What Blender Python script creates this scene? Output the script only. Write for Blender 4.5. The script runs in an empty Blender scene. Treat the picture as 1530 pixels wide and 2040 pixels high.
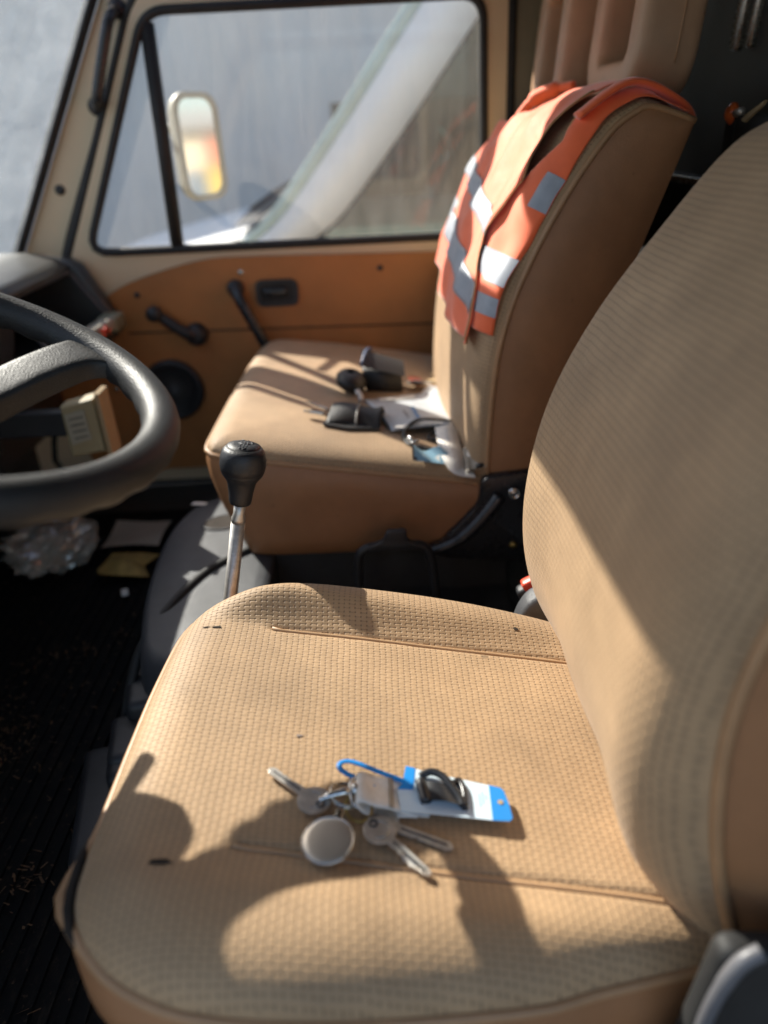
import bpy, bmesh, math, random
from mathutils import Vector, Matrix, noise
random.seed(7)
R=math.radians
S=bpy.context.scene
COL=S.collection
# ---------------------------------------------------------------- camera, light, exposure
cd=bpy.data.cameras.new('camera'); cam=bpy.data.objects.new('camera',cd); COL.objects.link(cam); S.camera=cam
cd.sensor_fit='VERTICAL'; cd.sensor_height=36; cd.lens=26.68; cd.clip_start=.02; cd.clip_end=600
CAM=Vector((0,0,1.62)); PITCH,ROLL=R(27),R(2.8)
fw=Vector((math.cos(PITCH),0,-math.sin(PITCH))); rt0=Vector((0,-1,0)); up0=rt0.cross(fw)
rt=rt0*math.cos(ROLL)-up0*math.sin(ROLL); up=up0*math.cos(ROLL)+rt0*math.sin(ROLL)
M=Matrix((rt,up,-fw)).transposed().to_4x4(); M.translation=CAM; cam.matrix_world=M
cd.dof.use_dof=True; cd.dof.focus_distance=.88; cd.dof.aperture_fstop=2.2
SUN=Vector((.98,.91,1)).normalized()
w=bpy.data.worlds.new('World'); S.world=w; w.use_nodes=True
nt=w.node_tree; bg=nt.nodes['Background']; sk=nt.nodes.new('ShaderNodeTexSky'); sk.sky_type='NISHITA'; sk.sun_disc=False
sk.sun_elevation=math.asin(SUN.z); sk.sun_rotation=math.atan2(SUN.x,SUN.y); sk.dust_density=1.6
nt.links.new(sk.outputs[0],bg.inputs[0]); bg.inputs[1].default_value=.10
sl=bpy.data.lights.new('sun','SUN'); sl.energy=5; sl.angle=R(.55); sl.color=(1,.93,.82)
so=bpy.data.objects.new('sun',sl); COL.objects.link(so); so.rotation_euler=SUN.to_track_quat('Z','Y').to_euler(); so.location=SUN*30
S.view_settings.view_transform='Standard'; S.view_settings.look='None'; S.view_settings.exposure=1.28; S.view_settings.gamma=1; S.view_settings.use_curve_mapping=False
S.render.engine='CYCLES'; S.cycles.max_bounces=10; S.cycles.diffuse_bounces=5; S.cycles.transparent_max_bounces=16
S.render.resolution_x=768; S.render.resolution_y=1024

# ---------------------------------------------------------------- materials
class G:
    """tiny node-graph helper"""
    def __init__(s,name):
        s.m=bpy.data.materials.new(name); s.m.use_nodes=True; s.t=s.m.node_tree; s.b=s.t.nodes['Principled BSDF']; s.o=s.t.nodes['Material Output']
    def n(s,kind,**kw):
        x=s.t.nodes.new(kind)
        for k,v in kw.items(): setattr(x,k,v)
        return x
    def l(s,a,b): s.t.links.new(a,b)
    def v(s,sock,val):
        if hasattr(val,'links'): s.l(val,sock)
        else: sock.default_value=val
    def math(s,op,a,b=0.0,clamp=False):
        x=s.n('ShaderNodeMath',operation=op); x.use_clamp=clamp; s.v(x.inputs[0],a); s.v(x.inputs[1],b); return x.outputs[0]
    def mix(s,f,a,b,mode='MIX'):
        x=s.n('ShaderNodeMix',data_type='RGBA',blend_type=mode); s.v(x.inputs[0],f)
        for k,c in ((6,a),(7,b)):
            if hasattr(c,'links'): s.l(c,x.inputs[k])
            else: x.inputs[k].default_value=(*c,1)
        return x.outputs[2]
    def noise(s,scale,detail=3,rough=.5,coord='Object',stretch=None):
        tc=s.n('ShaderNodeTexCoord'); x=s.n('ShaderNodeTexNoise'); x.inputs['Scale'].default_value=scale; x.inputs['Detail'].default_value=detail; x.inputs['Roughness'].default_value=rough
        if stretch:
            mp=s.n('ShaderNodeMapping'); mp.inputs['Scale'].default_value=stretch; s.l(tc.outputs[coord],mp.inputs[0]); s.l(mp.outputs[0],x.inputs['Vector'])
        else: s.l(tc.outputs[coord],x.inputs['Vector'])
        return x.outputs['Fac']
    def voro(s,scale):
        tc=s.n('ShaderNodeTexCoord'); x=s.n('ShaderNodeTexVoronoi'); x.inputs['Scale'].default_value=scale; s.l(tc.outputs['Object'],x.inputs['Vector']); return x.outputs['Distance']
    def ramp(s,f,lo,hi):
        x=s.n('ShaderNodeMapRange'); x.inputs['From Min'].default_value=lo; x.inputs['From Max'].default_value=hi; s.l(f,x.inputs[0]); return x.outputs[0]
    def bump(s,h,dist,strength=1):
        x=s.n('ShaderNodeBump'); x.inputs['Distance'].default_value=dist; x.inputs['Strength'].default_value=strength; s.l(h,x.inputs['Height']); s.l(x.outputs[0],s.b.inputs['Normal']); return x
def simple(name,c,rough=.5,metal=0,grain=0,gscale=900,vary=.12,vscale=9,spec=.5,coat=0,sheen=0,wear=0):
    g=G(name); f=g.ramp(g.noise(vscale,4,.6),.3,.7)
    lo=tuple(x*(1-vary) for x in c); hi=tuple(min(1,x*(1+vary)) for x in c)
    cc=g.mix(f,lo,hi)
    if wear:
        # fine scratches, grime blotches and small scuffs
        s1=g.ramp(g.noise(26,6,.7,stretch=(1,9,1.6)),.60,.74); s2=g.ramp(g.noise(5,6,.68),.46,.72); s3=g.ramp(g.noise(70,3,.5),.70,.78)
        cc=g.mix(g.math('MULTIPLY',s1,.22*wear),cc,tuple(min(1,x*1.5+.03) for x in c)); cc=g.mix(g.math('MULTIPLY',s2,.38*wear),cc,tuple(x*.5 for x in c)); cc=g.mix(g.math('MULTIPLY',s3,.5*wear),cc,tuple(x*.3 for x in c))
    g.l(cc,g.b.inputs['Base Color']); g.b.inputs['Metallic'].default_value=metal; g.b.inputs['Specular IOR Level'].default_value=spec
    rn=g.noise(vscale*5,3); rr=g.n('ShaderNodeMapRange'); rr.inputs['To Min'].default_value=max(.02,rough-.08); rr.inputs['To Max'].default_value=min(1,rough+.08); g.l(rn,rr.inputs[0]); g.l(rr.outputs[0],g.b.inputs['Roughness'])
    if grain:
        hh=g.voro(gscale)
        if wear: hh=g.math('ADD',hh,g.math('MULTIPLY',g.noise(28,4,.55),3.0*wear))
        g.bump(hh,grain,.6)
    if coat: g.b.inputs['Coat Weight'].default_value=coat
    if sheen: g.b.inputs['Sheen Weight'].default_value=sheen
    return g.m
def weave(name,c,pitch=.0063,px=.0086,dirt=.30):
    g=G(name); uv=g.n('ShaderNodeUVMap'); sp=g.n('ShaderNodeSeparateXYZ'); g.l(uv.outputs[0],sp.inputs[0])
    # slight wander of the threads
    wn=g.math('MULTIPLY',g.math('SUBTRACT',g.noise(22,2),.5),.004)
    X=g.math('ADD',sp.outputs[0],wn); Y=g.math('ADD',sp.outputs[1],wn)
    yu=g.math('DIVIDE',Y,pitch); ci=g.math('FLOOR',yu); fu=g.math('FRACT',yu)
    off=g.math('MULTIPLY',g.math('FLOORED_MODULO',ci,2),.5)
    xu=g.math('DIVIDE',X,px); fv=g.math('FRACT',g.math('ADD',xu,off)); f2=g.math('FRACT',g.math('MULTIPLY',xu,2))
    near=lambda f,k: g.math('MULTIPLY',g.math('SUBTRACT',.5,g.math('ABSOLUTE',g.math('SUBTRACT',f,.5))),k)
    dv=near(fu,pitch); dr=near(fv,px); dh=near(f2,px/2)
    hg=g.math('DIVIDE',dv,.0007,True); hr=g.math('DIVIDE',dr,.0010,True)
    hd=g.math('SQRT',g.math('ADD',g.math('MULTIPLY',dv,dv),g.math('MULTIPLY',dh,dh))); hole=g.ramp(hd,.0004,.0013)
    h=g.math('MULTIPLY',g.math('ADD',g.math('MULTIPLY',hg,.04),.96),g.math('ADD',g.math('MULTIPLY',hr,.55),.45)); h=g.math('MULTIPLY',h,hole)
    dome=g.math('MULTIPLY',g.math('MULTIPLY',dv,dr),40000); h=g.math('ADD',h,g.math('MULTIPLY',dome,.35))
    fine=g.noise(1500,2); h=g.math('ADD',h,g.math('MULTIPLY',fine,.22))
    big=g.ramp(g.noise(7,5,.6),.28,.72); sm=g.ramp(g.noise(60,4,.65),.35,.75)
    col=g.mix(big,tuple(x*(1-dirt) for x in c),tuple(min(1,x*1.12) for x in c))
    col=g.mix(g.math('MULTIPLY',sm,.22),col,tuple(x*.62 for x in c))
    # greasy, darker and shinier wear where people sit
    wr_=g.ramp(g.noise(3.1,5,.62),.47,.70); col=g.mix(g.math('MULTIPLY',wr_,.42),col,tuple(x*y for x,y in zip(c,(.66,.62,.60))))
    # a few small dark burns and specks
    sp2=g.ramp(g.noise(34,2,.4),.76,.80); col=g.mix(g.math('MULTIPLY',sp2,.5),col,tuple(x*.25 for x in c))
    col=g.mix(g.math('MULTIPLY',g.math('SUBTRACT',1,hg),.12),col,tuple(x*.4 for x in c))
    col=g.mix(g.math('MULTIPLY',g.math('SUBTRACT',1,hr),.24),col,tuple(x*.35 for x in c))
    col=g.mix(g.math('MULTIPLY',g.math('SUBTRACT',1,hole),.52),col,tuple(x*.16 for x in c))
    g.l(col,g.b.inputs['Base Color']); g.b.inputs['Roughness'].default_value=.62; g.b.inputs['Specular IOR Level'].default_value=.45; g.b.inputs['Sheen Weight'].default_value=.12
    g.bump(h,.0008,.7); return g.m
def glass(name,tint,dirt,dcol):
    g=G(name); g.t.nodes.remove(g.b)
    tr=g.n('ShaderNodeBsdfTransparent'); tr.inputs[0].default_value=(*tint,1)
    gl=g.n('ShaderNodeBsdfGlossy'); gl.inputs['Roughness'].default_value=.02
    fr=g.n('ShaderNodeFresnel'); fr.inputs['IOR'].default_value=1.5
    df=g.n('ShaderNodeBsdfDiffuse'); df.inputs[0].default_value=(*dcol,1)
    tl=g.n('ShaderNodeBsdfTranslucent'); tl.inputs[0].default_value=(*dcol,1)
    ad=g.n('ShaderNodeMixShader'); ad.inputs[0].default_value=.5; g.l(df.outputs[0],ad.inputs[1]); g.l(tl.outputs[0],ad.inputs[2])
    a=g.n('ShaderNodeMixShader'); g.l(g.math('MULTIPLY',fr.outputs[0],.9),a.inputs[0]); g.l(tr.outputs[0],a.inputs[1]); g.l(gl.outputs[0],a.inputs[2])
    b=g.n('ShaderNodeMixShader'); n1=g.ramp(g.noise(7,5,.65,stretch=(1,5,.7)),.3,.75); n2=g.ramp(g.noise(3,4,.6),.35,.7)
    f=g.math('MULTIPLY',g.math('ADD',g.math('MULTIPLY',n1,.55),g.math('ADD',g.math('MULTIPLY',n2,.35),.25)),dirt)
    g.l(f,b.inputs[0]); g.l(a.outputs[0],b.inputs[1]); g.l(ad.outputs[0],b.inputs[2]); g.l(b.outputs[0],g.o.inputs[0]); return g.m
FAB=(.47,.305,.165)
m_weave=weave('woven_seat_fabric',FAB); 
m_vinyl=simple('tan_vinyl',(.36,.17,.075),.48,grain=.0004,gscale=700,vary=.10,vscale=14,wear=.8)
m_pipe=simple('tan_piping',(.42,.235,.115),.42,vary=.1,vscale=30)
m_head=simple('headrest_vinyl',(.50,.31,.19),.42,grain=.0003,gscale=800,vary=.1,vscale=12)
m_cream=simple('cream_paint',(.66,.52,.34),.38,vary=.06,vscale=5,coat=.25,wear=.35)
m_panel=simple('brown_door_card',(.41,.165,.045),.5,grain=.0003,gscale=500,vary=.1,vscale=6,wear=.8)
m_black=simple('black_plastic',(.022,.023,.026),.45,grain=.0004,gscale=700,vary=.25,vscale=16)
m_blackg=simple('black_gloss',(.02,.021,.024),.28,vary=.2)
m_rubber=simple('black_rubber',(.018,.018,.018),.65,vary=.3,vscale=20)
m_foam=simple('dark_foam',(.03,.022,.016),.95,vary=.4,vscale=80)
m_cover=simple('grey_black_cover',(.05,.053,.06),.50,grain=.0005,gscale=900,vary=.22,vscale=9,spec=.6,wear=.6)
m_wheel=simple('worn_black_leather',(.024,.024,.024),.47,grain=.0005,gscale=650,vary=.25,vscale=14,spec=.42)
m_steel=simple('steel',(.55,.53,.48),.26,1,vary=.12,vscale=40)
m_fob=simple('brushed_fob',(.70,.63,.53),.36,.8,vary=.05)
m_chrome=simple('bright_metal',(.72,.72,.70),.18,1,vary=.06,vscale=40)
m_nickel=simple('worn_nickel',(.60,.57,.52),.42,.75,vary=.2,vscale=120)
m_brass=simple('brass',(.55,.40,.14),.35,1)
m_orange=simple('orange_hivis_cloth',(.97,.15,.038),.7,vary=.08,vscale=25,sheen=.5)
m_oredge=simple('pale_binding',(.62,.36,.17),.7)
m_reflect=simple('grey_reflective_tape',(.34,.37,.42),.45,vary=.1,vscale=60)
m_ivory=simple('ivory_ribbon',(.80,.74,.66),.6,vary=.12,vscale=90)
m_white=simple('white_paper',(.78,.76,.70),.7,vary=.06,vscale=30)
m_blue=simple('bright_blue_card',(.015,.25,.68),.42,vary=.05)
m_pblue=simple('pale_blue_card',(.62,.74,.82),.4,vary=.05)
m_ink=simple('dark_ink',(.03,.03,.035),.5)
m_inkb=simple('blue_ink',(.05,.22,.5),.5)
m_red=simple('red_plastic',(.75,.07,.03),.4)
m_leather=simple('dark_leather',(.014,.012,.011),.55,grain=.0004,gscale=600)
m_greyenv=simple('grey_blue_plastic_sleeve',(.50,.53,.56),.38,vary=.14,vscale=20)
m_bulk=simple('dark_bulkhead',(.085,.085,.075),.45,vary=.2,vscale=4)
m_dash=simple('black_dash',(.03,.031,.032),.38,grain=.0004,gscale=500,vary=.2,vscale=8,spec=.6)
m_van=simple('white_van_paint',(.86,.87,.85),.4,coat=.2,vary=.04)
m_tyre=simple('tyre',(.02,.02,.02),.8)
m_dirt=simple('dry_leaf',(.10,.055,.022),.8,vary=.5,vscale=60)
m_pack=simple('package_ivory',(.40,.35,.28),.6,vary=.1)
m_card=simple('tan_card',(.36,.26,.14),.75)
m_yellow=simple('yellow_paint',(.62,.45,.10),.4)
m_door_dark=simple('dark_window_frame',(.03,.028,.026),.5)
def mirror_mat():
    g=G('mirror_silver'); g.b.inputs['Base Color'].default_value=(.85,.86,.85,1); g.b.inputs['Metallic'].default_value=1; g.b.inputs['Roughness'].default_value=.07
    return g.m
m_mirror=mirror_mat()
m_glass=glass('dusty_window_glass',(.95,.96,.96),.17,(.66,.62,.57))
m_screen=glass('dusty_sky_blued_screen',(.92,.95,.96),.36,(.56,.61,.65))  # bluish dust colour also puts the sky's reflection into the screen
def vanglass():
    g=G('neighbour_glass'); g.t.nodes.remove(g.b)
    tr=g.n('ShaderNodeBsdfTransparent'); tr.inputs[0].default_value=(.22,.30,.29,1); gl=g.n('ShaderNodeBsdfGlossy'); gl.inputs['Roughness'].default_value=.03
    fr=g.n('ShaderNodeFresnel'); fr.inputs['IOR'].default_value=1.6; a=g.n('ShaderNodeMixShader'); g.l(fr.outputs[0],a.inputs[0]); g.l(tr.outputs[0],a.inputs[1]); g.l(gl.outputs[0],a.inputs[2]); g.l(a.outputs[0],g.o.inputs[0]); return g.m
m_vglass=vanglass()
def wallmat():
    g=G('grey_render'); a=g.ramp(g.noise(1.2,6,.6,stretch=(1,1.6,.22)),.3,.7); b=g.ramp(g.noise(9,6,.7,stretch=(1,1.5,.3)),.3,.7)
    c=g.mix(a,(.82,.755,.68),(.92,.86,.79)); c=g.mix(g.math('MULTIPLY',b,.35),c,(.60,.57,.54)); g.l(c,g.b.inputs['Base Color']); g.b.inputs['Roughness'].default_value=.9
    g.bump(g.noise(60,6,.7),.006,.6); return g.m
m_wall=wallmat()
def groundmat():
    g=G('pale_asphalt'); a=g.ramp(g.noise(.6,6,.6),.3,.7); c=g.mix(a,(.12,.115,.11),(.16,.155,.145)); c=g.mix(g.math('MULTIPLY',g.ramp(g.noise(180,3,.6),.4,.7),.3),c,(.08,.08,.08)); g.l(c,g.b.inputs['Base Color']); g.b.inputs['Roughness'].default_value=.9; g.bump(g.noise(160,4),.004,.6); return g.m
m_ground=groundmat()
def matmat():
    g=G('dirty_rubber_mat'); n=g.ramp(g.noise(26,5,.7,stretch=(1.0,2.2,1)),.52,.75); sc=g.ramp(g.noise(95,3,.7),.62,.74)
    c=g.mix(g.math('MULTIPLY',n,.6),(.004,.004,.004),(.030,.022,.014)); c=g.mix(g.math('MULTIPLY',sc,.45),c,(.11,.07,.038)); g.l(c,g.b.inputs['Base Color']); g.b.inputs['Roughness'].default_value=.75; g.b.inputs['Specular IOR Level'].default_value=.15; g.bump(g.noise(200,4,.7),.002,.5); return g.m
m_mat=matmat()
def bagmat():
    g=G('clear_film'); g.t.nodes.remove(g.b)
    tr=g.n('ShaderNodeBsdfTransparent'); tr.inputs[0].default_value=(.9,.9,.88,1); gl=g.n('ShaderNodeBsdfGlossy'); gl.inputs['Roughness'].default_value=.12; df=g.n('ShaderNodeBsdfDiffuse'); df.inputs[0].default_value=(.6,.55,.48,1)
    a=g.n('ShaderNodeMixShader'); a.inputs[0].default_value=.35; g.l(df.outputs[0],a.inputs[1]); g.l(gl.outputs[0],a.inputs[2]); b=g.n('ShaderNodeMixShader'); b.inputs[0].default_value=.5; g.l(tr.outputs[0],b.inputs[1]); g.l(a.outputs[0],b.inputs[2]); g.l(b.outputs[0],g.o.inputs[0]); return g.m
m_bag=bagmat()
m_backwall=simple('cream_render',(.66,.56,.40),.85,vary=.08,vscale=1)

# ---------------------------------------------------------------- object helpers
BASE={}
def thing(name,label,cat,loc=(0,0,0),group=None):
    o=bpy.data.objects.new(name,None); COL.objects.link(o); o.location=loc; o['label']=label; o['category']=cat; o.empty_display_size=.05
    if group: o['group']=group
    BASE[o.name]=Vector(loc); return o
def obj(name,geo,mat,parent=None,smooth=True,uv=None,label=None,flat=False):
    """geo = (verts in world metres, faces); linked as one mesh object under parent"""
    v,f=geo; base=BASE[parent.name] if parent else Vector((0,0,0))
    me=bpy.data.meshes.new(name); me.from_pydata([Vector(p)-base for p in v],[],f); me.update()
    if uv:
        ul=me.uv_layers.new(name='UVMap')
        for lp in me.loops: ul.data[lp.index].uv=uv[lp.vertex_index]
    if smooth: me.polygons.foreach_set('use_smooth',[True]*len(me.polygons))
    me.materials.append(mat); o=bpy.data.objects.new(name,me); COL.objects.link(o)
    if parent: o.parent=parent; 
    BASE[o.name]=base
    if label: o['label']=label
    return o
def tag(o,label,cat,group=None):
    o['label']=label; o['category']=cat
    if group: o['group']=group
    return o
def struct(o): o['kind']='structure'; return o
def join(*gs):
    V=[];F=[]
    for v,f in gs:
        k=len(V); V+=list(v); F+=[tuple(i+k for i in q) for q in f]
    return V,F
def bmgeo(bm):
    bm.verts.ensure_lookup_table(); V=[v.co.copy() for v in bm.verts]; F=[tuple(v.index for v in f.verts) for f in bm.faces]; bm.free(); return V,F
def box(c,s,bev=0,rot=None,seg=2):
    bm=bmesh.new(); bmesh.ops.create_cube(bm,size=1); bmesh.ops.scale(bm,vec=s,verts=bm.verts)
    if bev: bmesh.ops.bevel(bm,geom=bm.edges[:],offset=bev,segments=seg,profile=.5,affect='EDGES')
    if rot is not None: bmesh.ops.transform(bm,matrix=rot.to_4x4(),verts=bm.verts)
    bmesh.ops.translate(bm,vec=c,verts=bm.verts); bm.verts.index_update(); return bmgeo(bm)
def rotm(ax,deg): return Matrix.Rotation(R(deg),3,ax)
def smooth_path(pts,n=6,closed=False):
    P=[Vector(p) for p in pts]
    if closed: P=[P[-1]]+P+[P[0],P[1]]
    else: P=[P[0]]+P+[P[-1]]
    out=[]
    for i in range(1,len(P)-2):
        a,b,c,d=P[i-1:i+3]
        for k in range(n):
            t=k/n; out.append(.5*((2*b)+(c-a)*t+(2*a-5*b+4*c-d)*t*t+(3*b-a-3*c+d)*t**3))
    if not closed: out.append(P[-2].copy())
    return out
def tube(path,r,seg=10,closed=False,cap=True,sx=1,sy=1,ref=None):
    P=[Vector(p) for p in path]; n=len(P); V=[];F=[]
    rad=r if isinstance(r,(list,tuple)) else [r]*n
    T=[]
    for i in range(n):
        a=P[(i-1)%n] if (closed or i>0) else P[i]; b=P[(i+1)%n] if (closed or i<n-1) else P[i]
        t=(b-a); T.append(t.normalized() if t.length>1e-9 else Vector((0,0,1)))
    nrm=Vector(ref) if ref is not None else (Vector((0,0,1)) if abs(T[0].z)<.9 else Vector((1,0,0)))
    for i in range(n):
        if ref is not None: nrm=Vector(ref)
        nrm=(nrm-T[i]*nrm.dot(T[i])).normalized(); bn=T[i].cross(nrm)
        for k in range(seg):
            a=2*math.pi*k/seg; V.append(P[i]+nrm*(math.cos(a)*rad[i]*sx)+bn*(math.sin(a)*rad[i]*sy))
    for i in range(n if closed else n-1):
        j=(i+1)%n
        for k in range(seg): F.append((i*seg+k,i*seg+(k+1)%seg,j*seg+(k+1)%seg,j*seg+k))
    if not closed and cap: F.append(tuple(range(seg))[::-1]); F.append(tuple((n-1)*seg+k for k in range(seg)))
    return V,F
def sweep(path,sec,B,closed=True):
    """planar path swept with section sec [(across, along B)]"""
    P=[Vector(p) for p in path]; n=len(P); m=len(sec); B=Vector(B).normalized(); V=[];F=[]
    for i in range(n):
        a=P[(i-1)%n] if (closed or i>0) else P[i]; b=P[(i+1)%n] if (closed or i<n-1) else P[i]
        T=(b-a).normalized(); N=T.cross(B).normalized()
        for (x,y) in sec: V.append(P[i]+N*x+B*y)
    for i in range(n if closed else n-1):
        j=(i+1)%n
        for k in range(m): F.append((i*m+k,i*m+(k+1)%m,j*m+(k+1)%m,j*m+k))
    if not closed: F.append(tuple(range(m))[::-1]); F.append(tuple((n-1)*m+k for k in range(m)))
    return V,F
def sell(a,b,n=16,e=.5):
    out=[]
    for k in range(n):
        t=2*math.pi*k/n; c,s=math.cos(t),math.sin(t); out.append((math.copysign(abs(c)**e,c)*a,math.copysign(abs(s)**e,s)*b))
    return out
def lathe(o,ax,prof,seg=28):
    """prof = [(radius, height along ax)]"""
    o=Vector(o); ax=Vector(ax).normalized(); u=ax.orthogonal().normalized(); w_=ax.cross(u); V=[];F=[]
    for (r,h) in prof:
        for k in range(seg):
            a=2*math.pi*k/seg; V.append(o+ax*h+u*(r*math.cos(a))+w_*(r*math.sin(a)))
    for i in range(len(prof)-1):
        for k in range(seg): F.append((i*seg+k,i*seg+(k+1)%seg,(i+1)*seg+(k+1)%seg,(i+1)*seg+k))
    F.append(tuple(range(seg))[::-1]); F.append(tuple((len(prof)-1)*seg+k for k in range(seg))); return V,F
def plate(pts,th,nrm=None,bev=0):
    """planar polygon given in world, thickened by th along its normal (both outline faces closed)"""
    bm=bmesh.new(); vs=[bm.verts.new(p) for p in pts]; f=bm.faces.new(vs); f.normal_update()
    n=Vector(nrm).normalized() if nrm is not None else f.normal.copy()
    r=bmesh.ops.extrude_face_region(bm,geom=[f]); up_=[e for e in r['geom'] if isinstance(e,bmesh.types.BMVert)]
    bmesh.ops.translate(bm,vec=n*th,verts=up_); bmesh.ops.recalc_face_normals(bm,faces=bm.faces)
    if bev:
        nset=set(up_); cap=[e for e in bm.edges if (e.verts[0] in nset)==(e.verts[1] in nset)]
        bmesh.ops.bevel(bm,geom=cap,offset=bev,segments=2,profile=.5,affect='EDGES',clamp_overlap=True)
    bmesh.ops.triangulate(bm,faces=[f for f in bm.faces if len(f.verts)>4]); bm.verts.index_update(); return bmgeo(bm)
def ring_plate(outer,inner,th,nrm):
    """frame between two closed loops of equal length, thickened"""
    n=len(outer); d=Vector(nrm).normalized()*th; O=[Vector(p) for p in outer]; I=[Vector(p) for p in inner]
    V=O+I+[p+d for p in O]+[p+d for p in I]; F=[]
    for i in range(n):
        j=(i+1)%n
        F+=[(i,j,n+j,n+i),(2*n+j,2*n+i,3*n+i,3*n+j),(j,i,2*n+i,2*n+j),(n+i,n+j,3*n+j,3*n+i)]
    return V,F
def grid(nu,nv,fn,closed_u=False):
    V=[fn(i/(nu-1) if not closed_u else i/nu,j/(nv-1)) for j in range(nv) for i in range(nu)]; F=[]
    for j in range(nv-1):
        for i in range(nu if closed_u else nu-1):
            k=(i+1)%nu; F.append((j*nu+i,j*nu+k,(j+1)*nu+k,(j+1)*nu+i))
    return V,F
def disc(c,n,r,seg=24,rx=1,u=None):
    c=Vector(c); n=Vector(n).normalized(); u=(Vector(u)-n*Vector(u).dot(n)).normalized() if u is not None else n.orthogonal().normalized(); w_=n.cross(u)
    return [c+u*(r*rx*math.cos(2*math.pi*k/seg))+w_*(r*math.sin(2*math.pi*k/seg)) for k in range(seg)]
def rrect(w,h,r,n=5):
    out=[]
    for cx,cy,a0 in ((w/2-r,h/2-r,0),(-w/2+r,h/2-r,90),(-w/2+r,-h/2+r,180),(w/2-r,-h/2+r,270)):
        for k in range(n+1):
            a=R(a0+90*k/n); out.append((cx+r*math.cos(a),cy+r*math.sin(a)))
    return out
def round_poly(pts,r,n=6):
    """round the corners of a 2-D polygon; r may be a list"""
    out=[]; m=len(pts)
    for i in range(m):
        p=Vector(pts[i]); a=Vector(pts[i-1]); b=Vector(pts[(i+1)%m]); rr=r[i] if isinstance(r,(list,tuple)) else r
        if rr<=0: out.append(tuple(p)); continue
        da=(a-p); db=(b-p); ta=p+da.normalized()*min(rr,da.length*.48); tb=p+db.normalized()*min(rr,db.length*.48)
        for k in range(n+1):
            t=k/n; out.append(tuple(ta*(1-t)**2+p*(2*t*(1-t))+tb*t*t))
    return out
# ---------------------------------------------------------------- seat surfaces
def catmull(pts,n=8):
    out=[]
    P=[pts[0]]+list(pts)+[pts[-1]]
    for i in range(1,len(P)-2):
        p0,p1,p2,p3=P[i-1],P[i],P[i+1],P[i+2]
        for k in range(n):
            t=k/n
            out.append(tuple(.5*((2*b)+(-a+c)*t+(2*a-5*b+4*c-d)*t*t+(-a+3*b-3*c+d)*t**3) for a,b,c,d in zip(p0,p1,p2,p3)))
    out.append(tuple(pts[-1]))
    return out
class Profile:
    # a side outline in (y, z) swept along X, with arc length s
    def __init__(self,pts,n=8):
        self.p=catmull(pts,n); self.s=[0]
        for a,b in zip(self.p,self.p[1:]): self.s.append(self.s[-1]+math.hypot(b[0]-a[0],b[1]-a[1]))
        self.L=self.s[-1]
    def at(self,s):
        s=min(max(s,0),self.L-1e-6); i=0
        lo,hi=0,len(self.s)-1
        while hi-lo>1:
            m=(lo+hi)//2
            if self.s[m]<=s: lo=m
            else: hi=m
        f=(s-self.s[lo])/(self.s[hi]-self.s[lo])
        a,b=self.p[lo],self.p[hi]
        return (a[0]+(b[0]-a[0])*f,a[1]+(b[1]-a[1])*f)
    def frame(self,s):
        y,z=self.at(s); a=self.at(s-.012); b=self.at(s+.012)
        dy,dz=b[0]-a[0],b[1]-a[1]; l=math.hypot(dy,dz) or 1
        # outward normal: left of travel direction when the path goes up the front
        return y,z,dz/l,-dy/l
PB=Profile([(-.27,1.03),(-.215,1.035),(-.186,1.062),(-.183,1.114),(-.191,1.238),(-.205,1.32),(-.23,1.396),(-.272,1.482),(-.312,1.548),(-.351,1.599),(-.377,1.618),(-.405,1.627),(-.468,1.606)])
PBX=(1.2,1.96)
DB=Profile([(-.37,1.052),(-.31,1.038),(-.258,1.050),(-.238,1.09),(-.217,1.17),(-.208,1.26),(-.217,1.34),(-.249,1.43),(-.296,1.515),(-.340,1.578),(-.380,1.604),(-.427,1.610),(-.50,1.588)])
DBX=(.355,.785)
def sstep(a,b,x):
    t=min(max((x-a)/(b-a),0),1); return t*t*(3-2*t)
def sat(d,r): # quarter-round rise over distance r
    d=min(max(d,0),r); return math.sqrt(max(0,1-(1-d/r)**2))
def crown_pb(x,s):
    d=min(x-PBX[0],PBX[1]-x); e=min(1,max(0,s/.08))*min(1,max(0,(PB.L-s)/.16))
    m=1-((x-1.58)/.38)**2
    return (.026*sat(d,.045)+.03*m)*e
def crown_db(x,s):
    # shallow centre, padded wings that stand forward at the lumbar height
    d=min(x-DBX[0],DBX[1]-x); e=min(1,max(0,s/.10))*min(1,max(0,(DB.L-s)/.16))
    u=abs(x-.57)/.215
    up_=sstep(.03,.22,s)*sstep(.74,.40,s)
    wing=sstep(.25,.95,u)*sat(d,.05)*up_
    return (.010*sat(d,.05)+.024*sat(d,.06)*up_+.006*(1-u*u)+.012*wing+.011*sat(d,.05)*math.exp(-((s-.27)/.10)**2)+.0012*math.sin(x*31+s*13)*sat(d,.05))*e
def loaf(P,crown,x,s,off=0):
    y,z,ny,nz=P.frame(s); c=crown(x,s)+off
    return (x,y+ny*c,z+nz*c)
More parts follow.
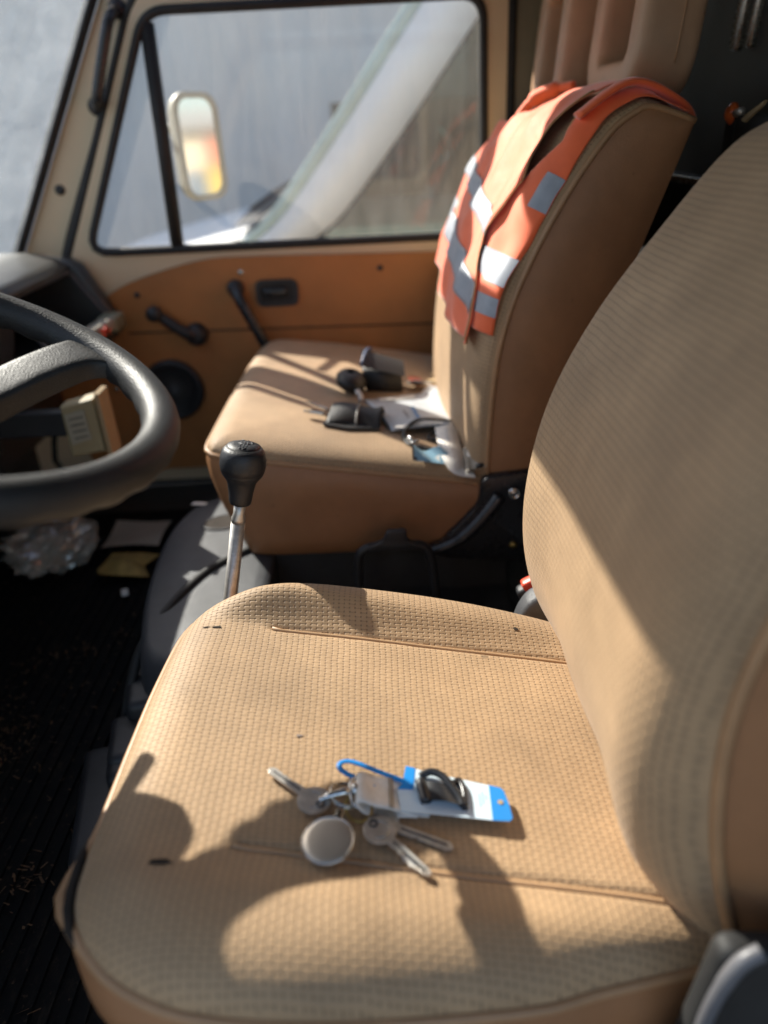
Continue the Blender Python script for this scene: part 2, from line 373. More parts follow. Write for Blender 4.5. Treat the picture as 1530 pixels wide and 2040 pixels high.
# driver cushion
DO=[(.775,.165),(.752,.213),(.714,.234),(.626,.243),(.54,.246),(.459,.247),(.41,.248),(.37,.243),(.338,.222),(.315,.19),(.300,.14),(.298,.05),(.312,-.083),(.327,-.14),(.35,-.236),(.36,-.30),(.55,-.31),(.73,-.30),(.765,-.22),(.785,-.14),(.797,-.04),(.797,.06),(.79,.12)]
def dplane(x,y): return 1.075+.14*y
def dseams(y): # x of the two long seams at y
    k=(y-.13)/-.36
    return .414-.033*k,.703-.029*k
def dcrown(x,y,d):
    c=.030*sat(d,.055)+sat(d,.06)*(.0005*math.sin(x*29+y*13)+.0003*math.sin(y*37-x*19+1))
    a,b=dseams(y)
    # bolsters rise outside the seams; the middle is dished
    c+=(.0215+.075*min(y,.12))*sstep(0,.05,x-b)*sat(d,.05)*sstep(.26,.14,y)
    c+=.010*sstep(0,.05,a-x)*sat(d,.05)*sstep(.26,.14,y)
    if y<.14:
        for q,w in ((a,1),(b,1)):
            c-=.0045*math.exp(-((x-q)/.004)**2)*sstep(.14,.125,y)
    return c
# bench cushion
BO=[(1.2,.25),(1.205,.285),(1.23,.302),(1.32,.304),(1.56,.300),(1.84,.290),(1.92,.275),(1.95,.24),(1.965,.15),(1.965,0),(1.96,-.15),(1.95,-.22),(1.7,-.235),(1.4,-.235),(1.215,-.23),(1.2,-.19),(1.198,-.05),(1.198,.12)]
def bplane(x,y): return 1.083+.16*y
def bcrown(x,y,d): return .022*sat(d,.05)+.012*sat(d,.2)+sat(d,.06)*(.0008*math.sin(x*23+y*17)+.0005*math.sin(y*39-x*27))
# ================================================================ OUTSIDE
struct(obj('ground',([(-300,-300,0),(300,-300,0),(300,300,0),(-300,300,0)],[(0,1,2,3)]),m_ground,smooth=False))
def wav(u,v): return (6.6+.012*noise.noise(Vector((u*60,v*9,0))),-16+40*u,4.2*v)
t=thing('yard_wall','tall grey rendered wall with streaks behind the white van','wall',(6.6,4,0))
obj('render_face',grid(90,24,wav),m_wall,t)
obj('wall_core',box((6.82,4,2.1),(.38,40,4.19)),m_wall,t,False)
obj('coping',box((6.78,4,4.25),(.5,40.1,.08),.01),m_wall,t,False)
# cream building and yellow bin far behind, added to colour the wing mirror reflection
t=thing('added_rear_building','added cream rendered building that colours the wing mirror reflection','building',(6,-24,0))
obj('wall',box((6,-24.2,1.5),(16,.4,3)),m_backwall,t,False)
obj('roof_band',box((6,-23.95,2.75),(16.2,.5,.5),.02),simple('grey_fascia',(.3,.3,.3),.7),t,False)
obj('door',box((3.75,-23.97,1.35),(.9,.06,1.7),.01),simple('faded_red_door',(.55,.16,.09),.6),t,False)
obj('window',box((2.9,-23.97,.85),(.8,.06,1.0),.01),simple('blue_window',(.10,.17,.26),.2),t,False)
for i in range(1,4):
    obj('window',box((2.6+3.4*i,-23.98,1.5),(1.3,.06,1.5),.01),m_door_dark,t,False)
t=thing('added_yellow_bin','added yellow lidded bin that colours the wing mirror reflection','bin',(3.35,-21,0))
obj('body',plate([(3.1,-21.3,.12),(3.6,-21.3,.12),(3.72,-21.3,1.35),(2.98,-21.3,1.35)],.6,(0,1,0),.02),m_yellow,t,False)
obj('lid',box((3.35,-21.0,1.4),(.82,.72,.09),.03),m_yellow,t)
for x in (3.12,3.58): obj('wheel',lathe((x-.03,-21.25,.09),(1,0,0),[(.02,0),(.09,.005),(.09,.055),(.02,.06)]),m_tyre,t)

# white van parked alongside
NX=3.2
t=thing('parked_van','white van parked alongside beyond the passenger window','van',(4.15,-1.5,0))
sil=[(1.35,.45),(1.38,.95),(1.25,1.10),(.62,1.235),(.42,1.25)]
def vp(y,z,x=NX): return (x,y,z)
W=2.0
obj('lower_body',plate([vp(y,z) for y,z in [(1.35,.38),(1.40,.9),(1.28,1.06),(.62,1.20),(.30,1.225),(-5,1.225),(-5,.38)]],W,(1,0,0),.03),m_van,t,False)
# bonnet, slightly domed, with the dark scuttle at its rear edge
obj('bonnet',grid(14,20,lambda u,v:(NX+.05+v*(W-.1),1.26-.86*u,1.085+.20*u-.03*u*u+.035*math.sin(math.pi*v))),m_van,t)
obj('scuttle',grid(6,12,lambda u,v:(NX+.12+v*(W-.24),.56-.16*u,1.272+.03*u+.03*math.sin(math.pi*v))),m_black,t)
obj('wiper',tube([(NX+.30,.50,1.325),(NX+.7,.44,1.36),(NX+1.15,.40,1.375)],.011,6),m_rubber,t)
# pillar line in (y, z)
pil=smooth_path([(NX,.47,1.215),(NX,.33,1.32),(NX,.08,1.61),(NX,-.20,1.96),(NX,-.33,2.11),(NX,-.52,2.24)],6)
def pil_strip(x,out,back,th):
    V=[];n=len(pil)
    for p in pil:
        V+= [(x,p.y,p.z),(x+th,p.y+.02,p.z+.02),(x+th,p.y-back,p.z+.02),(x,p.y-back,p.z)]
    F=[]
    for i in range(n-1):
        for k in range(4): F.append((i*4+k,i*4+(k+1)%4,i*4+4+(k+1)%4,i*4+4+k))
    F+= [(3,2,1,0),tuple((n-1)*4+k for k in range(4))]
    return V,F
def pil_strip_b(x,b0,b1,th):
    V=[]
    for p in pil: V+=[(x,p.y-b0,p.z),(x+th,p.y-b0,p.z),(x+th,p.y-b1,p.z),(x,p.y-b1,p.z)]
    n=len(pil); F=[(i*4+k,i*4+(k+1)%4,i*4+4+(k+1)%4,i*4+4+k) for i in range(n-1) for k in range(4)]
    return V,F+[(3,2,1,0),tuple((n-1)*4+k for k in range(4))]
obj('pillar',pil_strip(NX,0,.235,.10),m_van,t)
obj('screen_edge',pil_strip_b(NX+.02,-.075,-.004,.04),simple('pale_green_screen_edge',(.50,.62,.58),.3),t); obj('pillar',pil_strip(NX+W-.1,0,.24,.10),m_van,t)
obj('pillar_seal',tube([(NX-.002,p.y-.240,p.z) for p in pil],.007,6),m_rubber,t)
obj('windscreen',grid(8,10,lambda u,v:(NX+.08+v*(W-.16),.42-.74*u,1.27+.82*u+.03*math.sin(math.pi*v))),m_vglass,t)
obj('roof',plate([vp(y,z) for y,z in [(-.50,2.17),(-.62,2.27),(-1.2,2.36),(-5,2.36),(-5,2.2)]],W,(1,0,0),.02),m_van,t,False)
obj('load_side',box((NX+.03,-3.55,1.72),(.06,2.9,1.0)),m_van,t,False)
obj('load_side',box((NX+W-.03,-3.55,1.72),(.06,2.9,1.0)),m_van,t,False)
obj('bulkhead',box((NX+W/2,-2.1,1.7),(W-.14,.03,.95)),m_bulk,t,False)
obj('cab_trim',box((NX+W-.09,-.9,1.3),(.02,2.2,.9)),m_bulk,t,False)
obj('side_window',([(NX+.03,.20,1.225),(NX+.03,-2.05,1.225),(NX+.03,-2.05,2.2),(NX+.03,-.62,2.2),(NX+.03,-.40,1.99)],[(0,1,2,3,4)]),m_vglass,t,False)
obj('window_post',box((NX+.03,-1.42,1.71),(.05,.10,.98)),m_black,t,False)
obj('side_window',([(NX+W-.03,.20,1.225),(NX+W-.03,-2.05,1.225),(NX+W-.03,-2.05,2.2),(NX+W-.03,-.62,2.2),(NX+W-.03,-.40,1.99)],[(0,1,2,3,4)]),m_vglass,t,False)
obj('cab_seat',join(box((NX+.5,-1.15,1.5),(.5,.16,.8),.06),box((NX+.5,-1.15,1.98),(.26,.11,.2),.04)),m_bulk,t)
obj('steering_wheel',tube([(NX+.5+.2*math.cos(a),-.42+.09*math.sin(a),1.42+.17*math.sin(a)) for a in [k*math.pi/12 for k in range(24)]],.015,6,True),m_black,t)
for y in (.75,-3.9):
    wh=obj('wheel',lathe((NX-.02,y,.33),(1,0,0),[(.05,0),(.2,.0),(.31,.02),(.33,.05),(.33,.2),(.2,.22)],30),m_tyre,t)
    obj('hub_cap',lathe((NX-.03,y,.33),(1,0,0),[(.02,0),(.15,.004),(.19,.03)],24),m_steel,wh)
obj('rub_strip',box((NX-.006,-1.9,.82),(.02,5.6,.09),.006),m_black,t)
obj('door_handle',box((NX-.012,-1.05,1.09),(.03,.19,.035),.01),m_black,t)

# ================================================================ CAB SHELL
cab=thing('van_cab','cream painted cab body with windscreen, pillars and dark rear bulkhead','van cab',(1.03,0,.72))
obj('floor',box((1.03,.15,.69),(1.98,1.7,.06)),m_black,cab,False)
def holed(g,x0,x1,y0,y1):
    # leaves a rectangle of the roof open, added to let sun reach the vest
    V,F=g; return V,[f for f in F if not (x0<sum(V[i][0] for i in f)/4<x1 and y0<sum(V[i][1] for i in f)/4<y1)]
HX=(1.80,2.045); HY=(.0,.47)
obj('roof',holed(grid(85,64,lambda u,v:(-.02+2.1*u,-.74+1.26*v,2.04+.09*math.sin(math.pi*u)**.6+.02*math.sin(math.pi*v))),*HX,*HY),m_cream,cab)
obj('added_hatch_frame',tube([(HX[0],HY[0],2.105),(HX[1],HY[0],2.062),(HX[1],HY[1],2.062),(HX[0],HY[1],2.105)],.012,8,True),m_rubber,cab)
obj('headliner',holed(grid(81,60,lambda u,v:(.03+2.0*u,-.68+1.16*v,2.01+.08*math.sin(math.pi*u)**.6)),HX[0]-.01,HX[1],*HY),m_bulk,cab)
obj('header_rail',tube(smooth_path([(.04,.515,1.975),(.3,.485,2.06),(1.03,.470,2.098),(1.76,.470,2.080),(2.03,.490,2.035)],6),.035,10),m_cream,cab)
obj('rear_wall',box((1.03,-.70,1.40),(2.1,.04,1.46)),m_bulk,cab,False)
obj('rear_ledge',box((1.25,-.60,1.44),(1.5,.085,.14),.012),m_rubber,cab)
obj('ledge_trim',box((1.45,-.553,1.512),(.9,.012,.012),.003),m_steel,cab)
for dx,wd in ((0,.018),(.055,.03)):
    obj('reflection_strip',box((1.425+dx,-.636,1.80),(wd,.014,.19),.004,rotm('Y',-9)),m_steel,cab)  # steel strips put in for light reflections on the bulkhead
# side posts behind the doors, sills and roof rails
obj('door_post',box((2.055,-.47,1.38),(.09,.255,1.34),.012),simple('olive_shaded_trim',(.20,.165,.10),.5,vary=.12),cab)  # passenger post in darkened olive: its shade is put into the colour
obj('door_post',box((.005,-.56,1.34),(.09,.16,1.30),.012),m_cream,cab)
obj('roof_rail',box((2.065,.05,1.985),(.03,.82,.13),.015),m_cream,cab)
obj('roof_rail',box((.0,.0,1.965),(.06,.9,.05),.012),m_cream,cab)
obj('kick_panel',box((2.03,.885,1.03),(.05,.26,.66),.01),m_cream,cab,False)
obj('firewall',box((1.03,.985,1.05),(1.98,.03,.72)),m_black,cab,False)
obj('nose_panel',box((1.03,1.04,1.0),(2.04,.05,.66),.02),m_cream,cab,False)
# front pillars: the screen line leans back as it rises
def ypil(z): return .895-.569*(z-1.351)      # windscreen edge
def pillar(x0,x1,ins):
    V=[];n=14
    zs=[1.20+.80*k/(n-1) for k in range(n)]
    for z in zs:
        y=ypil(z)-.012; gw=(.122-.034*max(0,min(1,(z-1.37)/.52)))/.62
        V+=[(x0,y,z),(x1,y+.02,z),(x1,y-gw*.62,z),(x0,y-gw*.62,z)]
    F=[]
    for i in range(n-1):
        for k in range(4): F.append((i*4+k,i*4+(k+1)%4,i*4+4+(k+1)%4,i*4+4+k))
    F+=[(3,2,1,0),tuple((n-1)*4+k for k in range(4))]
    return V,F
obj('pillar',pillar(2.022,2.08,0),m_cream,cab,False)
obj('pillar',pillar(.04,-.02,0),m_cream,cab,False)
obj('screw',lathe((2.022,.750,1.513),(-1,0,0),[(.012,0),(.012,.004),(.006,.007)],14),m_black,cab)
scr=[(2.005,ypil(1.28),1.28),(2.005,ypil(1.99),1.99),(1.75,ypil(2.04),2.04),(1.03,ypil(2.06),2.06),(.28,ypil(2.03),2.03),(.06,ypil(1.95),1.95),(.06,ypil(1.28),1.28)]
obj('windscreen',(scr,[tuple(range(7))]),m_screen,cab,False)
loop_=[]
for a,b in zip(scr,scr[1:]+scr[:1]):
    for k in range(6): loop_.append(Vector(a).lerp(Vector(b),(k+.0)/6))
obj('door_gap',tube(smooth_path([(2.012,.782,1.34),(2.012,.740,1.431),(2.012,.613,1.668),(2.012,.494,1.888),(2.014,.447,1.925)],6),.006,6),simple('dark_gap_seal',(.06,.05,.035),.7),cab)
def roofz(x): u=(x+.02)/2.1; return 2.04+.09*math.sin(math.pi*max(0,min(1,u)))**.6
def scrz(x):
    P=[(.02,1.94),(.06,1.95),(.28,2.03),(1.03,2.06),(1.75,2.04),(2.005,1.99),(2.06,1.97)]
    for (a,p),(b,q) in zip(P,P[1:]):
        if x<=b: return p+(q-p)*(x-a)/(b-a)
obj('header_panel',grid(40,5,lambda u,v:(lambda x:(x,ypil(scrz(x))*(1-v)+.525*v+.012*math.sin(math.pi*v),scrz(x)*(1-v)+(roofz(x)+.004)*v))(.03+2.02*u)),m_cream,cab)
obj('windscreen_seal',tube(loop_,.014,8,True),m_rubber,cab)
# grab handle on the passenger pillar
gh=obj('grab_handle',tube(smooth_path([(2.010,.533,1.873),(1.972,.543,1.855),(1.960,.556,1.820),(1.960,.588,1.737),(1.968,.603,1.699),(2.010,.616,1.689)],6),.0125,10),m_blackg,cab)
for c in ((2.020,.535,1.875),(2.020,.620,1.687)): obj('mount',lathe(c,(-1,0,0),[(.021,0),(.021,.010),(.012,.02)],16),m_blackg,gh)

# ================================================================ PASSENGER DOOR
door=thing('passenger_door','cream van door with brown card and wide side window','door',(2.02,.2,.74))
fo2=round_poly([(.92,.80),(.765,1.33),(.60,1.667),(.50,1.875),(.455,1.915),(-.330,1.915),(-.335,.74),(.80,.74)],[.05,.03,.03,.03,.05,.05,.03,.05],7)
wi2=round_poly([(.705,1.366),(.476,1.866),(-.273,1.868),(-.285,1.366)],[.055,.05,.05,.05],9)
def match(loop,n,c):
    # resample a closed 2-D loop by angle about c so that two loops can be bridged
    L=[]; m=len(loop)
    for k in range(n):
        a=2*math.pi*k/n; d=(math.cos(a),math.sin(a)); best=None
        for i in range(m):
            p,q=loop[i],loop[(i+1)%m]; ex,ey=q[0]-p[0],q[1]-p[1]; den=d[0]*ey-d[1]*ex
            if abs(den)<1e-12: continue
            s=((p[0]-c[0])*ey-(p[1]-c[1])*ex)/den; u=((p[0]-c[0])*d[1]-(p[1]-c[1])*d[0])/den
            if s>0 and -1e-6<=u<=1+1e-6 and (best is None or s>best): best=s
        L.append((c[0]+d[0]*best,c[1]+d[1]*best))
    return L
cc=(.16,1.60); NO=220
O3=[(2.0,y,z) for y,z in match(fo2,NO,cc)]; I3=[(2.0,y,z) for y,z in match(wi2,NO,cc)]
I4=[(2.045,.16+(y-.16)*1.06,1.60+(z-1.60)*1.09) for _,y,z in I3]; O4=[(2.045,y,z) for _,y,z in O3]
df_=O3+I3+O4+I4; ff_=[]
for i in range(NO):
    j=(i+1)%NO; n=NO; ff_+=[(i,j,n+j,n+i),(2*n+j,2*n+i,3*n+i,3*n+j),(j,i,2*n+i,2*n+j),(n+i,n+j,3*n+j,3*n+i)]
obj('door_frame',(df_,ff_),m_cream,door,False)
obj('window_seal',tube([(1.998,y,z) for y,z in match(wi2,NO,cc)],.0105,8,True),m_rubber,door)
obj('door_seal',tube([(2.012,y,z) for y,z in match([( .16+(y-.16)*1.022,1.5+(z-1.5)*1.01) for y,z in fo2],NO,cc)],.011,8,True),m_rubber,door)
obj('side_window',([(2.024,.74,1.34),(2.024,-.31,1.34),(2.024,-.31,1.90),(2.024,.46,1.90)],[(0,1,2,3)]),m_glass,door,False)
obj('window_divider',tube([(2.006,.484,1.366),(2.006,.474,1.845)],.017,8,sx=1.0,sy=1.0),m_rubber,door)
# door card: flat brown panel whose upper edge curves down towards the dash
card2=smooth_path([(.86,1.02,0),(.80,1.14,0),(.705,1.235,0),(.65,1.277,0),(.555,1.310,0),(.425,1.338,0),(.30,1.341,0),(0,1.334,0),(-.315,1.328,0)],6)
cardp=[(1.999,p.x,p.y) for p in card2]+[(1.999,-.315,.78),(1.999,.80,.78)]
obj('door_card',plate(cardp,-.016,(1,0,0)),m_panel,door,False)
obj('card_groove',tube([(1.9825,.64,1.167),(1.9825,.2,1.160),(1.9825,-.30,1.152)],.0022,6),m_foam,door)
cr=obj('window_crank',tube(smooth_path([(1.965,.463,1.157),(1.950,.490,1.172),(1.948,.530,1.203),(1.948,.548,1.218)],6),[.017]*6+[.0145]*6+[.013]*7,10),m_black,door)
obj('boss',lathe((1.985,.463,1.157),(-1,0,0),[(.030,0),(.030,.012),(.024,.032),(.012,.036)],20),m_black,cr)
obj('knob',lathe((1.958,.553,1.222),(-1,0,0),[(.012,0),(.019,.008),(.019,.03),(.012,.037)],18),m_black,cr)
ph=obj('pull_handle',tube(smooth_path([(1.960,.346,1.268),(1.935,.332,1.243),(1.930,.305,1.185),(1.935,.276,1.118),(1.962,.262,1.085)],6),.0135,10,sx=1.2),m_blackg,door)
for c in ((1.984,.347,1.268),(1.984,.262,1.085)): obj('mount',lathe(c,(-1,0,0),[(.022,0),(.022,.014),(.013,.026)],16),m_black,ph)
rc=[(1.980,.244+a,1.252+b) for a,b in rrect(.108,.066,.018)]; rci=[(1.980,.244+a,1.252+b) for a,b in rrect(.086,.046,.012)]
rh=obj('release_recess',ring_plate(rc,rci,-.007,(1,0,0)),m_black,door,False)
obj('recess_pan',box((1.981,.244,1.252),(.003,.088,.048)),m_rubber,rh,False)
obj('release_lever',box((1.976,.25,1.254),(.012,.062,.022),.005),m_blackg,rh)
sp=obj('speaker',lathe((1.983,.548,1.012),(-1,0,0),[(.082,0),(.082,.014),(.07,.020),(.066,.014),(.02,.016),(.0,.020)],32),m_black,door)
obj('speaker_grille',join(*[tube([(1.968,.548+r_*math.cos(a),1.012+r_*math.sin(a)) for a in [k*math.pi/14 for k in range(28)]],.0022,5,True) for r_ in (.015,.027,.039,.051,.062)]),m_rubber,sp)
for i,(y,z) in enumerate([(.60,1.262),(.33,1.305),(-.02,1.300),(.70,1.02),(.20,.95)]):
    obj('screw',lathe((1.983,y,z),(-1,0,0),[(.0075,0),(.0075,.002),(.004,.0035)],12),m_steel if i%2 else m_black,door)
# wing mirror on the outside of the door
mc=Vector((2.27,.448,1.588)); mn=Vector((-.62,-.78,.02)).normalized(); mu=Vector((0,0,1)); mu=(mu-mn*mu.dot(mn)).normalized(); mw=mu.cross(mn).normalized()
def mpt(a,b,c): return mc+mw*a+mu*b+mn*c
mo=rrect(.150,.262,.045,6); mi=rrect(.122,.232,.034,6)
mrr=obj('wing_mirror',join(ring_plate([mpt(a,b,0) for a,b in mo],[mpt(a,b,0) for a,b in mi],.012,mn),
   grid(len(mo)+1,7,lambda u,v:mpt(*(lambda q:(q[0]*(math.cos(v*1.5)*.96+.04),q[1]*(math.cos(v*1.5)*.90+.1)))(mo[int(round(u*len(mo)))%len(mo)]),-.055*math.sin(v*1.5)))),simple('pale_grey_mirror_shell',(.42,.42,.36),.45),door)
obj('mirror_pane',plate([mpt(a,b,.004) for a,b in mi],.003,mn),m_mirror,mrr,False)
obj('mirror_stay',tube(smooth_path([(2.30,.49,1.66),(2.25,.530,1.62),(2.12,.498,1.56),(2.06,.492,1.54)],6),.009,8),m_black,mrr)

# ================================================================ DASHBOARD
dash=thing('dashboard','black dashboard with open parcel tray at its passenger end','dashboard',(1.03,.85,.8))
def dsec(y,z): return (y,z)
# long body left of the tray
body=[(.97,1.378),(.80,1.376),(.728,1.362),(.722,1.29),(.735,1.24),(.79,1.13),(.82,1.02),(.97,1.0)]
obj('dash_body',plate([(.05,y,z) for y,z in body],1.50,(1,0,0),.012),m_dash,dash)
# tray end: a slab top, lip, cheek and back around a dark hollow
def TS(L,x): return [(x,y*1.055,1.62+(z-1.62)*1.055) for y,z in L]
top=[(.92,1.394),(.80,1.390),(.722,1.378),(.694,1.362),(.700,1.347),(.92,1.352)]
obj('dash_top',plate(TS(top,1.56),.42,(1,0,0),.008),simple('paler_dash_top',(.045,.045,.043),.38,grain=.0004,gscale=500,vary=.25,spec=.7),dash)  # top slab a little paler than the rest of the dash
obj('tray_floor',plate(TS([(.92,1.215),(.64,1.222),(.617,1.215),(.617,1.20),(.66,1.165),(.92,1.16)],1.56),.42,(1,0,0),.006),m_dash,dash)
obj('tray_back',box((1.77,.945,1.265),(.42,.03,.17)),m_rubber,dash,False)
obj('tray_cheek',plate(TS([(.92,1.398),(.70,1.378),(.672,1.362),(.62,1.255),(.613,1.212),(.66,1.165),(.92,1.16)],1.93),.045,(1,0,0),.012),m_dash,dash)
fr=[(1.57,.744,1.336),(1.925,.740,1.335),(1.925,.661,1.216),(1.57,.665,1.216)]
obj('tray_trim',tube(sum([[Vector(a).lerp(Vector(b),k/6) for k in range(6)] for a,b in zip(fr,fr[1:]+fr[:1])],[]),.0065,8,True),m_cover,dash)
obj('lower_panel',box((1.77,.87,1.05),(.42,.05,.20),.01),m_dash,dash)
obj('shadow_binnacle',plate([(.40,y,z) for y,z in [(.80,1.45),(.60,1.468),(.455,1.450),(.450,1.432),(.52,1.40),(.56,1.34),(.80,1.33)]],.352,(1,0,0),.012),m_dash,dash)  # unseen hood, added and shaped so its shadow joins the wheel's on the cushion
# cream service box below the dash with a label and a wooden edge
sb=thing('heater_box','cream metal box with a printed label below the dash','heater box',(1.40,.60,1.05))
obj('housing',plate([(1.40,.612,1.165),(1.40,.545,1.180),(1.40,.543,1.07),(1.40,.612,1.06)],.05,(1,0,0),.006),simple('aged_cream',(.34,.27,.15),.6),sb,False)
obj('label_sheet',plate([(1.398,.605,1.150),(1.398,.565,1.160),(1.398,.562,1.10),(1.398,.602,1.088)],-.0015,(1,0,0)),simple('aged_label',(.36,.32,.24),.7),sb,False)
obj('edge_strip',plate([(1.396,.540,1.190),(1.396,.531,1.188),(1.396,.527,1.06),(1.396,.538,1.055)],.055,(1,0,0),.002),m_card,sb,False)
for i in range(4): obj('print_line',box((1.3962,.584-.001*i,1.143-.013*i),(.0012,.028,.002),0,rotm('X',-10)),m_ink,sb,False)
obj('mounting_bracket',box((1.43,.69,1.125),(.03,.17,.05),.004),m_black,sb,False)
# paper packet lying in the tray lip
pk=thing('paper_packet','pale paper packet with red print on the dash tray lip','packet',(1.76,.64,1.21))
obj('packet',plate([(1.66,.675,1.203),(1.90,.660,1.203),(1.90,.618,1.209),(1.66,.632,1.209)],.032,(0,0,1),.006),simple('packet_paper',(.34,.30,.24),.7),pk)
obj('clear_end',box((1.87,.640,1.221),(.075,.048,.038),.006),simple('packet_olive',(.17,.165,.11),.5),pk)
def thin(path,r,mat,par,name='print_mark'): return obj(name,tube(path,r,6),mat,par)
thin([(1.75,.6245,1.213),(1.768,.6215,1.234),(1.786,.6235,1.214)],.004,m_red,pk); thin([(1.738,.6255,1.232),(1.80,.6225,1.219)],.003,m_red,pk)
for i in range(3): thin([(1.68+.02*i,.6295-.001*i,1.217),(1.688+.02*i,.629-.001*i,1.232)],.002,m_ink,pk)

# ================================================================ STEERING
th=R(23); W0=Vector((.595,.374,1.465)); wn=Vector((0,-math.sin(th),math.cos(th))); wb=Vector((0,math.cos(th),math.sin(th)))
def wpt(a,b,h=0): return W0+Vector((1,0,0))*a+wb*b+wn*h
stw=thing('steering_wheel','black two-spoke steering wheel with worn grainy rim in front of driver seat','steering wheel',tuple(W0))
RW=.2; rimv=[];rimf=[]; NR,NS=144,18
for i in range(NR):
    a=2*math.pi*i/NR; sx=RW*math.cos(a); sy=RW*math.sin(a)
    for k in range(NS):
        q=2*math.pi*k/NS; rr=.0168
        # finger bumps on the underside
        und=max(0,-math.sin(q)); rr*=1+.10*und*math.sin(a*34)
        d=rr*math.cos(q); h=rr*math.sin(q)*1.02
        rimv.append(wpt((RW+d)*math.cos(a),(RW+d)*math.sin(a),h))
for i in range(NR):
    for k in range(NS):
        rimf.append((i*NS+k,i*NS+(k+1)%NS,((i+1)%NR)*NS+(k+1)%NS,((i+1)%NR)*NS+k))
obj('rim',(rimv,rimf),m_wheel,stw)
def spoke(sg):
    # lofted spoke from the hub to the rim: thick, flat topped, flaring into the rim
    ctl=smooth_path([(0,.028,-.064),(.030,.004,-.062),(.075,-.030,-.046),(.112,-.055,-.026),(.145,-.080,-.009),(.166,-.097,-.002),(.183,-.110,0)],4)
    secs=[]; N_=len(ctl)
    for i,p in enumerate(ctl):
        u=i/(N_-1); T=(ctl[min(i+1,N_-1)]-ctl[max(i-1,0)]); T2=Vector((T.x,T.y)).normalized(); nx,ny=-T2.y,T2.x
        hw=.026-.004*math.sin(math.pi*min(1,u*1.3))+.026*sstep(.70,1.0,u); hd=.020-.009*sstep(.5,1,u)
        secs.append([wpt(sg*(p.x+nx*x),p.y+ny*x,p.z+y-(.008 if y<0 else 0)*(1-u)) for x,y in sell(hw,hd*.7,20,.42)])
    st=secs
    V=sum(secs,[]);F=[];m=20
    for i in range(len(st)-1):
        for k in range(m): F.append((i*m+k,i*m+(k+1)%m,(i+1)*m+(k+1)%m,(i+1)*m+k))
    F+= [tuple(range(m)),tuple((len(st)-1)*m+k for k in range(m))]
    return V,F
for sg in (1,-1):
    s=obj('spoke',spoke(sg),m_wheel,stw); md=s.modifiers.new('round','SUBSURF'); md.levels=2; md.render_levels=2
obj('hub_pad',plate([wpt(a,b,-.085) for a,b in round_poly([(-.055,-.018),(.055,-.018),(.05,.085),(-.05,.085)],.022)],.032,wn,.006),m_black,stw)
col=thing('steering_column','black steering column shroud with two stalks','steering column',(.6,.6,1.25))
obj('shroud',lathe(wpt(0,0,-.32),wn,[(.04,0),(.042,.1),(.042,.20),(.035,.23)],24),m_black,col)
obj('stalk',tube(smooth_path([(.68,.52,1.42),(.75,.52,1.44),(.828,.522,1.462)],6),[.006]*6+[.0085]*7,8),m_black,col)
obj('stalk',tube(smooth_path([(.56,.52,1.42),(.50,.52,1.44),(.40,.522,1.462)],6),[.006]*6+[.0085]*7,8),m_black,col)

# ================================================================ GEAR LEVER
gl=thing('gear_lever','gear lever with round black knob and steel shaft between the seats','gear lever',(.88,.245,.86))
kb=Vector((.878,.184,1.196)); kt=Vector((.882,.169,1.276)); ka=(kt-kb).normalized(); H=(kt-kb).length
kn=obj('knob',lathe(kb,ka,[(.0135,0),(.0145,.003),(.0155,.014),(.0185,.030),(.0225,.036),(.0262,.041),(.0268,.043),(.0268,.044),(.0275,.0445),(.0290,.052),(.0290,.062),(.0265,.071),(.0212,.0775),(.0205,.0772),(.0200,.0782),(.012,.0800),(.004,.0804)],36),m_black,gl)
ku=Vector((1,0,0)); ku=(ku-ka*ku.dot(ka)).normalized(); kv=ka.cross(ku)
def kp(a,b): return kb+ka*(.0806-.004*((a*a+b*b)/.0004)*.35)+ku*a+kv*b
kdir=m_cover
marks=[[(0,-.012),(0,.012)],[(-.004,-.009),(-.004,.009)],[(.004,-.009),(.004,.009)],[(-.0075,0),(.0075,0)],[(-.0035,.013),(-.0035,.0165)],[(.001,.013),(.0045,.0165)],[(-.004,-.013),(-.0005,-.0165)],[(.0035,-.013),(.0035,-.0165)],[(-.011,.003),(-.008,.007),(-.011,.009)]]
obj('shift_pattern',join(*[tube([kp(b,a) for a,b in m],.0007,5) for m in marks]),m_cover,kn)
sh0=Vector((.868,.262,.84)); sh1=kb+ka*.002
obj('shaft',tube([sh0,sh0.lerp(sh1,.92)],.0092,16),m_nickel,gl)
obj('shaft_neck',tube([sh0.lerp(sh1,.918),sh0.lerp(sh1,.935),sh0.lerp(sh1,.95),sh1],[.0092,.0092,.0075,.0075],16),m_nickel,gl)
obj('boot',lathe((.868,.262,.80),(0,0,1),[(.06,0),(.05,.02),(.055,.03),(.038,.05),(.04,.058),(.02,.085)],20),m_rubber,gl)

# ================================================================ ENGINE COVER
ec=thing('engine_cover','grey-black moulded engine cover between the seats','engine cover',(1.15,.1,.72))
EO=round_poly([(.905,.385),(1.10,.43),(1.35,.445),(1.50,.395),(1.56,.20),(.86,.20)],[.05,.1,.12,.1,.03,.04],8)
def cover():
    n=len(EO); c=Vector((1.2,.24)); V=[];F=[]
    # rows: flange, wall, shoulder, top rings
    rows=[(1.055,.735),(1.05,.755),(1.01,.765),(1.0,.80),(.985,.87),(.96,.905),(.925,.920),(.88,.925),(.6,.928),(.3,.93)]
    for s_,z in rows:
        for x,y in EO: V.append((c.x+(x-c.x)*s_,c.y+(y-c.y)*s_,z))
    for i in range(len(rows)-1):
        for k in range(n): F.append((i*n+k,i*n+(k+1)%n,(i+1)*n+(k+1)%n,(i+1)*n+k))
    F.append(tuple((len(rows)-1)*n+k for k in range(n)))
    return V,F
obj('shell',cover(),m_cover,ec)
